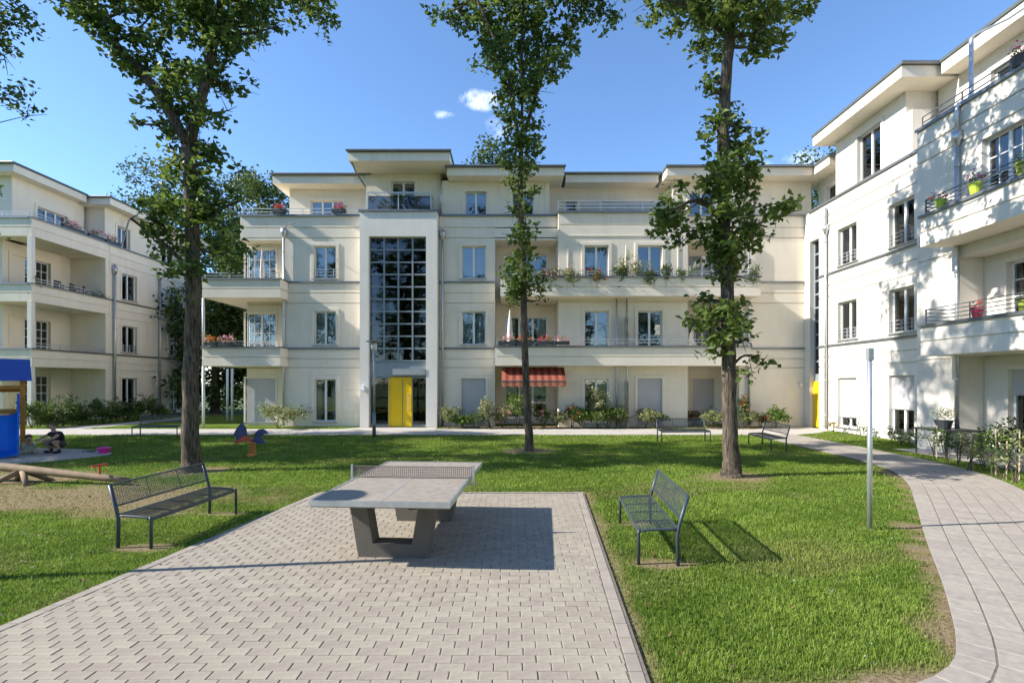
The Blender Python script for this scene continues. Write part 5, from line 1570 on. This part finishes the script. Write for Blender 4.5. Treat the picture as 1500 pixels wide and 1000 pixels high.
flower_box(PX(813, yb), PX(834, yb), yb, zr, 'dark trough of rose-pink blooms at the end of the balcony trough row', 'petal_rose', group='flower troughs on the first-floor balcony')
z2r = Z2 + .01
for (px, w, h, mt, fl, lb) in [(800, .9, .6, 'shrub_dark', 'petal_rose', 'wilting pinkish balcony shrub left of the second-floor bay'), (826, 1.0, .6, 'shrub_pale', 'petal_rose', 'loose dry balcony shrub at the left corner of the second-floor bay'),
                               (843, .8, .5, 'shrub_pale', None, 'pale balcony shrub left of the curtained second-floor window'), (876, .9, .42, 'shrub_dark', 'petal_red', 'dark low balcony plant below the curtained second-floor window'),
                               (905, .6, .7, 'shrub_dark', 'petal_cream', 'round balcony plant between the two second-floor windows'), (914, .35, .95, 'shrub_pale', None, 'thin balcony plant beside the folded white parasol'),
                               (933, .7, 1.0, 'shrub_pale', 'petal_cream', 'yellow-green tall balcony plant before the uncurtained second-floor window'), (951, .5, .55, 'shrub_dark', None, 'small dark balcony plant below the uncurtained second-floor window'),
                               (977, .45, .85, 'shrub_dark', None, 'small upright balcony tree right of the uncurtained second-floor window'), (1000, .5, .55, 'shrub_leaf', None, 'potted balcony plant at the right corner of the second-floor bay'), (1104, .5, .5, 'shrub_dark', None, 'potted plant at the right-hand end of the second-floor balcony')]:
    shrub(PX(px, 22.95), 22.95, w, h + .55, lb, mt, .09, 520, z=6.06, flowers=fl, group='plants on the second-floor balcony', name='potted_plant', cat='plant', stems=4, bare_stem=.45)
flower_box(PX(400, 23.9), PX(420, 23.9), 23.85, 9.94, 'red geranium trough on the roof terrace, left of the penthouse', 'petal_red', group='red troughs on the roof terraces')
flower_box(PX(487, 23.9), PX(507, 23.9), 23.85, 9.94, 'red geranium trough before the penthouse window near the tower', 'petal_red', group='red troughs on the roof terraces')
for (a, b, lb) in [(PX(300, 23.1), PX(318, 23.1), 'pink flower trough on the first-floor corner balcony'), (PX(320, 23.1), PX(348, 23.1), 'white and coral flower trough on the first-floor corner balcony')]:
    flower_box(a, b, 23.1, Z1 + .01, lb, 'petal_rose' if 'white' in lb else 'petal_orange', n=220, grow=.3)
for (y0, y1, lb) in [(26.0, 27.3, 'crimson flower trough under the roof-terrace windows of the shaded house'), (27.6, 28.6, 'crimson flower trough in the middle of the shaded house\'s roof terrace'), (28.75, 29.7, 'crimson flower trough at the far end of the shaded house\'s roof terrace')]:
    flower_box(y0, y1, -22.88, Z3 + .05, lb, 'petal_pink', axis='y', n=240, grow=.34, depth=.24)
# pots on the wing
flower_pot(11.73, 12.95, Z2 + .02, 'lime pot of red flowers on the wing\'s upper balcony rail', 'pot_lime', 'petal_pink', r=.15, h=.26, grow=.26)
flower_pot(11.73, 14.0, Z2 + .02, 'small lime pot with drooping dark flowers on the wing\'s upper balcony rail', 'pot_lime', 'petal_red', r=.13, h=.22, grow=.16, n=60)
flower_pot(11.95, 11.9, Z2 + .06, 'green planter at the edge of the wing\'s upper balcony', 'pot_lime', None, r=.2, h=.3, grow=.3)
flower_pot(11.95, 13.15, 3.72, 'red hanging pot on the wing\'s first-floor balcony', 'pot_red', 'petal_red', r=.14, h=.24, grow=.14, n=50)
flower_pot(12.62, 12.75, Z3 + .03, 'dark pot of pink blooms on the wing\'s roof-terrace parapet', 'pot_dark', 'petal_pink', r=.16, h=.22, grow=.3)
flower_pot(11.95, 11.95, 3.72, 'lime pot beside the dark chair on the wing\'s first-floor balcony', 'pot_lime', None, r=.12, h=.22, grow=.2)

# ------------------------------------------------------------------ terrace furniture
def parasol(x, y, z, h, label, r=.09):
    o = empty('parasol', (x, y, z), label, 'parasol')
    t = MB(); t.tube([(x, y, z), (x, y, z + h)], .02, 8); t.build('pole', 'white_paint', o)
    t = MB(); t.lathe((x, y, z + h * .32), [(r * 1.1, 0), (r * .75, h * .05), (r * .9, h * .12), (r * .6, h * .42), (r * .25, h * .62), (.015, h * .68)], 10); t.build('folded_canopy', 'parasol_cloth', o, smooth=True)
    t = MB(); t.lathe((x, y, z), [(.2, 0), (.2, .05), (.05, .08)], 14); t.build('base', 'pot_dark', o)
parasol(PX(747, 23.1), 23.1, 2.97, 2.35, 'folded cream parasol behind the trough row on the first-floor balcony', .16)
parasol(PX(917, 23.2), 23.2, 6.07, 2.2, 'folded white parasol between the second-floor bay windows', .09)
parasol(PX(384, 23.9), 23.9, 6.07, 2.2, 'folded white parasol on the second-floor corner balcony', .12)
def chair(x, y, z, rz, label, mat_='wicker', group=None):
    o = empty('garden_chair', (0, 0, 0), label, 'chair', group)
    MB().box(-.25, .25, -.24, .24, .40, .45).build('seat', mat_, o)
    t = MB(); t.prism([(-.25, .45), (.25, .45), (.22, .92), (-.22, .92)], 'y', .22, .26); t.build('backrest', mat_, o)
    for sx in (-1, 1):
        MB().box(sx * .24 - .02, sx * .24 + .02, -.22, .22, .62, .66).build('armrest', mat_, o)
        for sy in (-1, 1): MB().tube([(sx * .22, sy * .2, 0), (sx * .22, sy * .2, .62 if True else .4)], .015, 6).build('leg', mat_, o)
    o.location = (x, y, z); o.rotation_euler.z = rz
    return o
MB().box(-24.78, -22.98, 24.5, 28.7, 6.05, 6.399).build('deck', 'log_wood', left)
for k, yy in enumerate((25.2, 26.6, 27.5, 28.3)):
    chair(-23.35, yy, 6.40, 1.5 + k * .2, 'dark garden chair on the second-floor balcony of the shaded house, ' + ['beside the corner post', 'before the balcony window', 'before the plain recess wall', 'at the return wall'][k], group='dark chairs on the shaded house\'s balcony')
for (y, w, h, mt, lb) in [(24.9, .7, .55, 'shrub_dark', 'dark potted shrub at the corner of the shaded house\'s second-floor balcony'), (28.5, .6, .5, 'shrub_leaf', 'green potted shrub at the inner end of the shaded house\'s second-floor balcony')]:
    shrub(-23.1, y, w, h + .6, lb, mt, .1, 200, z=6.06, name='potted_plant', cat='plant', stems=4, bare_stem=.4)
chair(12.3, 12.0, 2.97, 1.6, 'dark lounge chair on the wing\'s first-floor balcony')
# patio table with pot before the wing
pt = empty('patio_table', (12.15, 14.3, 0), 'dark patio table carrying a round green pot, beside the wing', 'table')
MB().box(11.62, 12.68, 13.7, 14.9, .72, .76).build('tabletop', 'pot_dark', pt)
for sx in (11.7, 12.6):
    for sy in (13.78, 14.82): MB().tube([(sx, sy, 0), (sx, sy, .72)], .025, 8).build('leg', 'pot_dark', pt)
flower_pot(12.1, 14.35, .762, 'round grass-green planter standing on the patio table', 'pot_dark', None, 'shrub_pale', r=.22, h=.22, grow=.34, n=220)
# sliding privacy screen / clothes airer beneath the wing window
ar = empty('clothes_airer', (13.2, 19.9, 0), 'small folding metal clothes airer leaning by the wing wall', 'clothes airer')
t = MB()
for q in ([(13.1, 19.5, 0), (13.3, 19.6, .7)], [(13.3, 19.5, 0), (13.1, 19.6, .7)], [(13.1, 20.0, 0), (13.3, 20.1, .7)], [(13.3, 20.0, 0), (13.1, 20.1, .7)]): t.tube(q, .012, 6)
t.build('frame', 'rail_dark', ar)
t = MB()
for k in range(6): t.tube([(13.08 + k * .045, 19.55, .68), (13.08 + k * .045, 20.1, .68)], .005, 5)
t.build('rail', 'rail_dark', ar)

# ------------------------------------------------------------------ playground
def place(o, x, y, deg):
    o.location = (x, y, 0); o.rotation_euler.z = math.radians(deg)
pl = empty('play_tower', (0, 0, 0), 'wooden play tower with blue roof beside the sand pit', 'play tower')
for (x, y) in ((-1.5, .06), (0, .06), (-1.5, 1.5), (0, 1.5)):
    MB().box(x - .06, x + .06, y - .06, y + .06, -.1, 2.4).build('post', 'play_orange', pl, bevel=.01)
MB().box(-1.56, .06, 0, 1.56, 1.12, 1.22).build('platform', 'play_orange', pl)
t = MB(); t.prism([(-1.85, 2.10), (.20, 2.10), (.16, 2.74), (-1.81, 2.74)], 'y', -.20, 1.75); t.build('roof', 'play_blue', pl, bevel=.02)
for k in range(5):
    y = .16 + k * .26; MB().box(-.03, .03, y, y + .19, 1.23, 1.85).build('plank', 'play_orange', pl)
MB().box(-1.5, 0, 1.44, 1.5, 1.75, 1.85).build('rail', 'play_orange', pl)
MB().box(-1.5, -.06, .02, .08, 1.86, 1.96).build('rail', 'play_orange', pl)
MB().box(-1.5, -1.1, .0, .05, 1.23, 1.84).build('plank', 'play_blue', pl)
place(pl, -14.62, 15.3, 43.7)
sl_ = empty('slide', (0, 0, 0), 'blue plastic slide leading from the play tower into the sand', 'slide')
t = MB(); prof = [(.0, 1.16), (-.22, 1.12), (-.75, .62), (-1.2, .22), (-1.5, .12), (-1.75, .12)]
cxs, hw = -.48, .36
prev = None; first = None
for (y, z) in prof:
    sec = [(cxs - hw, z + .22), (cxs - hw, z), (cxs - hw * .5, z - .06), (cxs + hw * .5, z - .06), (cxs + hw, z), (cxs + hw, z + .22), (cxs + hw + .05, z + .22), (cxs + hw + .05, z - .05), (cxs, z - .10), (cxs - hw - .05, z - .05), (cxs - hw - .05, z + .22)]
    cur = [(a, y, b) for a, b in sec]
    if prev:
        for k in range(len(cur)):
            k2 = (k + 1) % len(cur); t.face([prev[k], prev[k2], cur[k2], cur[k]])
    prev = cur
t.face(prev)
t.build('chute', 'slide_blue', sl_, recalc=False)
for sx in (-1, 1):
    MB().prism([(-.30, 1.15), (.0, 1.22), (.0, 1.72), (-.10, 1.72)], 'x', cxs + sx * (hw + .025) - .03, cxs + sx * (hw + .025) + .03).build('side_panel', 'play_blue', sl_)
place(sl_, -14.62, 15.3, 43.7)
# log seesaw
se = empty('log_seesaw', (-9.6, 10.5, 0), 'log seesaw with a red handle lying across the dry grass', 'seesaw')
a = Vector((PX(-75, 10.75), 10.75, .40)); b = Vector((PX(190, 10.25), 10.25, .09))
t = MB(); P_ = [a.lerp(b, k / 8) for k in range(9)]; t.tube(P_, [.095, .095, .09, .09, .085, .08, .075, .07, .05], 12); t.build('log', 'log_wood', se, smooth=True)
c = a.lerp(b, .42)
t = MB()
for (dx, dy) in ((-.42, -.32), (.42, -.36), (-.38, .25), (.42, .25)): t.tube([(c.x, c.y, c.z - .02), (c.x + dx, c.y + dy, -.03)], [.06, .045], 8)
t.build('pivot_stand', 'log_wood', se, smooth=True)
h = a.lerp(b, .84)
t = MB(); t.tube([(h.x, h.y, h.z), (h.x, h.y, h.z + .24)], .02, 8); t.tube([(h.x - .03, h.y - .16, h.z + .24), (h.x + .03, h.y + .16, h.z + .24)], .022, 8); t.build('handle', 'play_red', se)
h = a.lerp(b, .06)
t = MB(); t.tube([(h.x, h.y, h.z), (h.x, h.y, h.z + .3)], .02, 8); t.tube([(h.x - .03, h.y - .16, h.z + .3), (h.x + .03, h.y + .16, h.z + .3)], .022, 8); t.build('handle', 'play_red', se)
# spring rider shaped like a bird
sx_, sy_ = PX(369, 14.3), 14.3
sr = empty('spring_rider', (sx_, sy_, 0), 'navy and orange bird-shaped spring rider on the lawn', 'spring rider')
t = MB(); t.tube([(sx_ + .085 * math.cos(k * .55), sy_ + .085 * math.sin(k * .55), .03 + k * .0062) for k in range(60)], .018, 6); t.build('spring', 'rider_orange', sr, smooth=True)
MB().lathe((sx_, sy_, 0), [(.13, 0), (.13, .04), (.05, .06)], 12).build('base', 'rider_orange', sr)
def flat(pts, y0, y1): return MB().prism([(sx_ + p[0], p[1]) for p in pts], 'y', y0, y1)
flat([(-.30, .42), (-.05, .42), (.05, .40), (.05, .47), (-.1, .50), (-.3, .47)], sy_ - .11, sy_ + .11).build('seat', 'play_red', sr)
flat([(-.46, .38), (-.28, .40), (-.14, .58), (-.18, .80), (-.28, .92), (-.36, .84), (-.44, .72), (-.50, .60), (-.42, .52)], sy_ - .04, sy_ + .04).build('tail', 'rider_navy', sr)
flat([(-.44, .34), (-.14, .46), (-.16, .58), (-.3, .50), (-.42, .42)], sy_ - .07, sy_ + .07).build('wing', 'play_red', sr)
flat([(.05, .42), (.18, .34), (.38, .36), (.30, .46), (.24, .56), (.34, .62), (.46, .62), (.38, .70), (.30, .76), (.20, .74), (.12, .66), (.10, .55)], sy_ - .05, sy_ + .05).build('head', 'rider_navy', sr)
MB().tube([(sx_ + .1, sy_ - .2, .62), (sx_ + .1, sy_ + .2, .62)], .016, 8).build('handle', 'rider_orange', sr)
# pink bucket and a toy digger in the sand
bx, by = PX(152, 14.9), 14.9
bk = empty('toy_bucket', (bx, by, .006), 'bright pink toy bucket at the rim of the sand pit', 'bucket')
MB().lathe((bx, by, .006), [(.12, 0), (.15, .13), (.18, .135), (.18, .15), (.14, .145)], 16).build('pail', 'pink_plastic', bk, smooth=False)
t = MB(); t.tube([(bx + .145 * math.cos(w), by, .14 + .05 * math.sin(w)) for w in np.linspace(0, math.pi, 9)], .008, 6); t.build('handle', 'pink_plastic', bk)
dx_, dy_ = PX(128, 15.0), 15.0
dg = empty('toy_shovel', (dx_, dy_, .01), 'small dark toy shovel lying in the sand', 'toy')
t = MB(); t.tube([(dx_ - .16, dy_, .03), (dx_ + .05, dy_ + .02, .05)], .014, 6); t.build('handle', 'pot_dark', dg)
t = MB(); t.prism([(dx_ + .04, dy_ - .06), (dx_ + .18, dy_ - .05), (dx_ + .2, dy_ + .02), (dx_ + .18, dy_ + .08), (dx_ + .04, dy_ + .07)], 'z', .03, .06); t.build('blade', 'pot_dark', dg)

# ------------------------------------------------------------------ people
def skin_body(name, pts, edges, root, mat_, parent, sub=2):
    """pts: {key: (x,y,z,r)}"""
    keys = list(pts); ix = {k: i for i, k in enumerate(keys)}
    me = bpy.data.meshes.new(name); me.from_pydata([pts[k][:3] for k in keys], [(ix[a], ix[b]) for a, b in edges], [])
    me.materials.append(MAT[mat_])
    o = link(name, me, parent)
    m = o.modifiers.new('skin', 'SKIN'); m.use_smooth_shade = True
    lay = me.skin_vertices[0] if me.skin_vertices else None
    if lay is None:
        bm = bmesh.new(); bm.from_mesh(me); bm.verts.layers.skin.verify(); bm.to_mesh(me); bm.free(); lay = me.skin_vertices[0]
    for k in keys:
        d = lay.data[ix[k]]; r = pts[k][3]
        d.radius = r if isinstance(r, (tuple, list)) else (r, r); d.use_root = (k == root)
    s_ = o.modifiers.new('subdivision', 'SUBSURF'); s_.levels = sub; s_.render_levels = sub
    return o
def person_adult():
    p = empty('person', (0, 0, 0), 'person in a black t-shirt crouching in the sand pit with arms on the knees', 'person')
    # local frame: facing -y, squatting
    J = {'pelvis': (0, .12, .30, .135), 'belly': (0, .06, .42, .13), 'chest': (0, -.02, .60, .15), 'neck0': (0, -.06, .72, .07), 'neck': (0, -.09, .79, .055), 'head0': (0, -.115, .86, .075), 'head1': (0, -.12, .93, .09), 'head2': (0, -.11, 1.01, .07)}
    E = [('pelvis', 'belly'), ('belly', 'chest'), ('chest', 'neck0'), ('neck0', 'neck'), ('neck', 'head0'), ('head0', 'head1'), ('head1', 'head2')]
    for s, n in ((-1, 'l'), (1, 'r')):
        J |= {n + 'sh': (s * .19, -.02, .68, .065), n + 'el': (s * .30, -.26, .54, .045), n + 'wr': (s * .16, -.44, .50, .03), n + 'hand': (s * .09, -.50, .49, .035)}
        E += [('chest', n + 'sh'), (n + 'sh', n + 'el'), (n + 'el', n + 'wr'), (n + 'wr', n + 'hand')]
        for k, (fx, fz) in enumerate(((.03, .02), (.01, .005), (-.01, -.01), (-.03, -.025), (.05, .05))):
            J[n + 'f%d' % k] = (s * (.06 + fx * .5), -.56 + abs(k - 1.5) * .01, .485 + fz, .009); J[n + 'g%d' % k] = (s * (.03 + fx * .4), -.59 + abs(k - 1.5) * .01, .465 + fz, .008)
            E += [(n + 'hand', n + 'f%d' % k), (n + 'f%d' % k, n + 'g%d' % k)]
        J |= {n + 'hip': (s * .11, .10, .29, .105), n + 'kn': (s * .25, -.26, .44, .068), n + 'ca': (s * .22, -.10, .24, .06), n + 'an': (s * .19, -.04, .09, .04), n + 'toe': (s * .22, -.22, .045, .04)}
        E += [('pelvis', n + 'hip'), (n + 'hip', n + 'kn'), (n + 'kn', n + 'ca'), (n + 'ca', n + 'an'), (n + 'an', n + 'toe')]
    skin_body('body', J, E, 'pelvis', 'skin', p)
    sh = {k: (J[k][0], J[k][1], J[k][2], J[k][3] * 1.32) for k in ('pelvis', 'belly', 'chest', 'neck0', 'lsh', 'rsh')}
    for s, n in ((-1, 'l'), (1, 'r')): sh[n + 'up'] = (s * .25, -.14, .61, .08)
    skin_body('shirt', sh, [('pelvis', 'belly'), ('belly', 'chest'), ('chest', 'neck0'), ('chest', 'lsh'), ('chest', 'rsh'), ('lsh', 'lup'), ('rsh', 'rup')], 'pelvis', 'cloth_black', p)
    t = MB(); t.ball((0, .11, .29), (.19, .15, .13), 14)
    for s in (-1, 1): t.tube([(s * .09, .10, .285), (s * .14, .0, .32), (s * .185, -.10, .375)], [.115, .112, .10], 12)
    t.build('shorts', 'cloth_grey', p, smooth=True)
    for s in (-1, 1):
        t = MB(); t.ball((s * .21, -.13, .05), (.05, .14, .05), 10); t.ball((s * .195, -.05, .10), (.05, .06, .08), 10)
        t.build('shoe', 'cloth_black', p, smooth=True)
    MB().ball((0, -.085, .975), (.092, .10, .085), 12).build('hair', 'hair_grey', p, smooth=True)
    t = MB(); t.ball((0, -.215, .93), (.014, .022, .02), 8)
    for s in (-1, 1): t.ball((s * .092, -.10, .93), (.014, .022, .03), 8)
    t.build('face', 'skin', p, smooth=True)
    t = MB()
    for s in (-1, 1): t.ball((s * .032, -.202, .955), (.012, .008, .008), 6)
    t.ball((0, -.198, .885), (.024, .01, .006), 6)
    t.build('eye', 'cloth_black', p)
    return p
pa = person_adult(); pa.location = (PX(83, 14.9), 14.9, .006); pa.rotation_euler.z = math.radians(-18); pa.scale = (.86, .86, .84)
def person_child():
    p = empty('person', (0, 0, 0), 'small child in pale clothes sitting in the sand at the foot of the slide', 'person')
    J = {'pelvis': (0, 0, .11, .105), 'belly': (0, -.03, .20, .10), 'chest': (0, -.10, .31, .10), 'neck': (0, -.14, .39, .045), 'head0': (0, -.18, .45, .075), 'head1': (0, -.20, .52, .085), 'head2': (0, -.19, .58, .06)}
    E = [('pelvis', 'belly'), ('belly', 'chest'), ('chest', 'neck'), ('neck', 'head0'), ('head0', 'head1'), ('head1', 'head2')]
    for s, n in ((-1, 'l'), (1, 'r')):
        J |= {n + 'sh': (s * .11, -.11, .34, .045), n + 'el': (s * .17, -.22, .22, .033), n + 'wr': (s * .11, -.33, .10, .024), n + 'ha': (s * .09, -.37, .07, .024)}
        J |= {n + 'hip': (s * .07, -.02, .09, .07), n + 'kn': (s * .17, -.26, .10, .05), n + 'an': (s * .07, -.40, .06, .035), n + 'toe': (s * .06, -.46, .09, .03)}
        E += [('chest', n + 'sh'), (n + 'sh', n + 'el'), (n + 'el', n + 'wr'), (n + 'wr', n + 'ha'), ('pelvis', n + 'hip'), (n + 'hip', n + 'kn'), (n + 'kn', n + 'an'), (n + 'an', n + 'toe')]
    skin_body('body', J, E, 'pelvis', 'skin', p)
    sh = {k: (*J[k][:3], J[k][3] * 1.18) for k in ('pelvis', 'belly', 'chest', 'lsh', 'rsh', 'lel', 'rel')}
    skin_body('shirt', sh, [('pelvis', 'belly'), ('belly', 'chest'), ('chest', 'lsh'), ('chest', 'rsh'), ('lsh', 'lel'), ('rsh', 'rel')], 'pelvis', 'cloth_pale', p)
    st = {k: (*J[k][:3], J[k][3] * 1.2) for k in ('pelvis', 'lhip', 'rhip', 'lkn', 'rkn', 'lan', 'ran')}
    skin_body('trousers', st, [('pelvis', 'lhip'), ('pelvis', 'rhip'), ('lhip', 'lkn'), ('rhip', 'rkn'), ('lkn', 'lan'), ('rkn', 'ran')], 'pelvis', 'cloth_pale', p)
    MB().ball((0, -.165, .545), (.095, .10, .085), 12).build('hair', 'hair_brown', p, smooth=True)
    t = MB(); t.ball((0, -.285, .515), (.012, .016, .014), 6); t.build('face', 'skin', p, smooth=True)
    return p
pc = person_child(); pc.location = (PX(40, 14.75), 14.75, .006); pc.rotation_euler.z = math.radians(55); pc.scale = (.9, .9, .9)
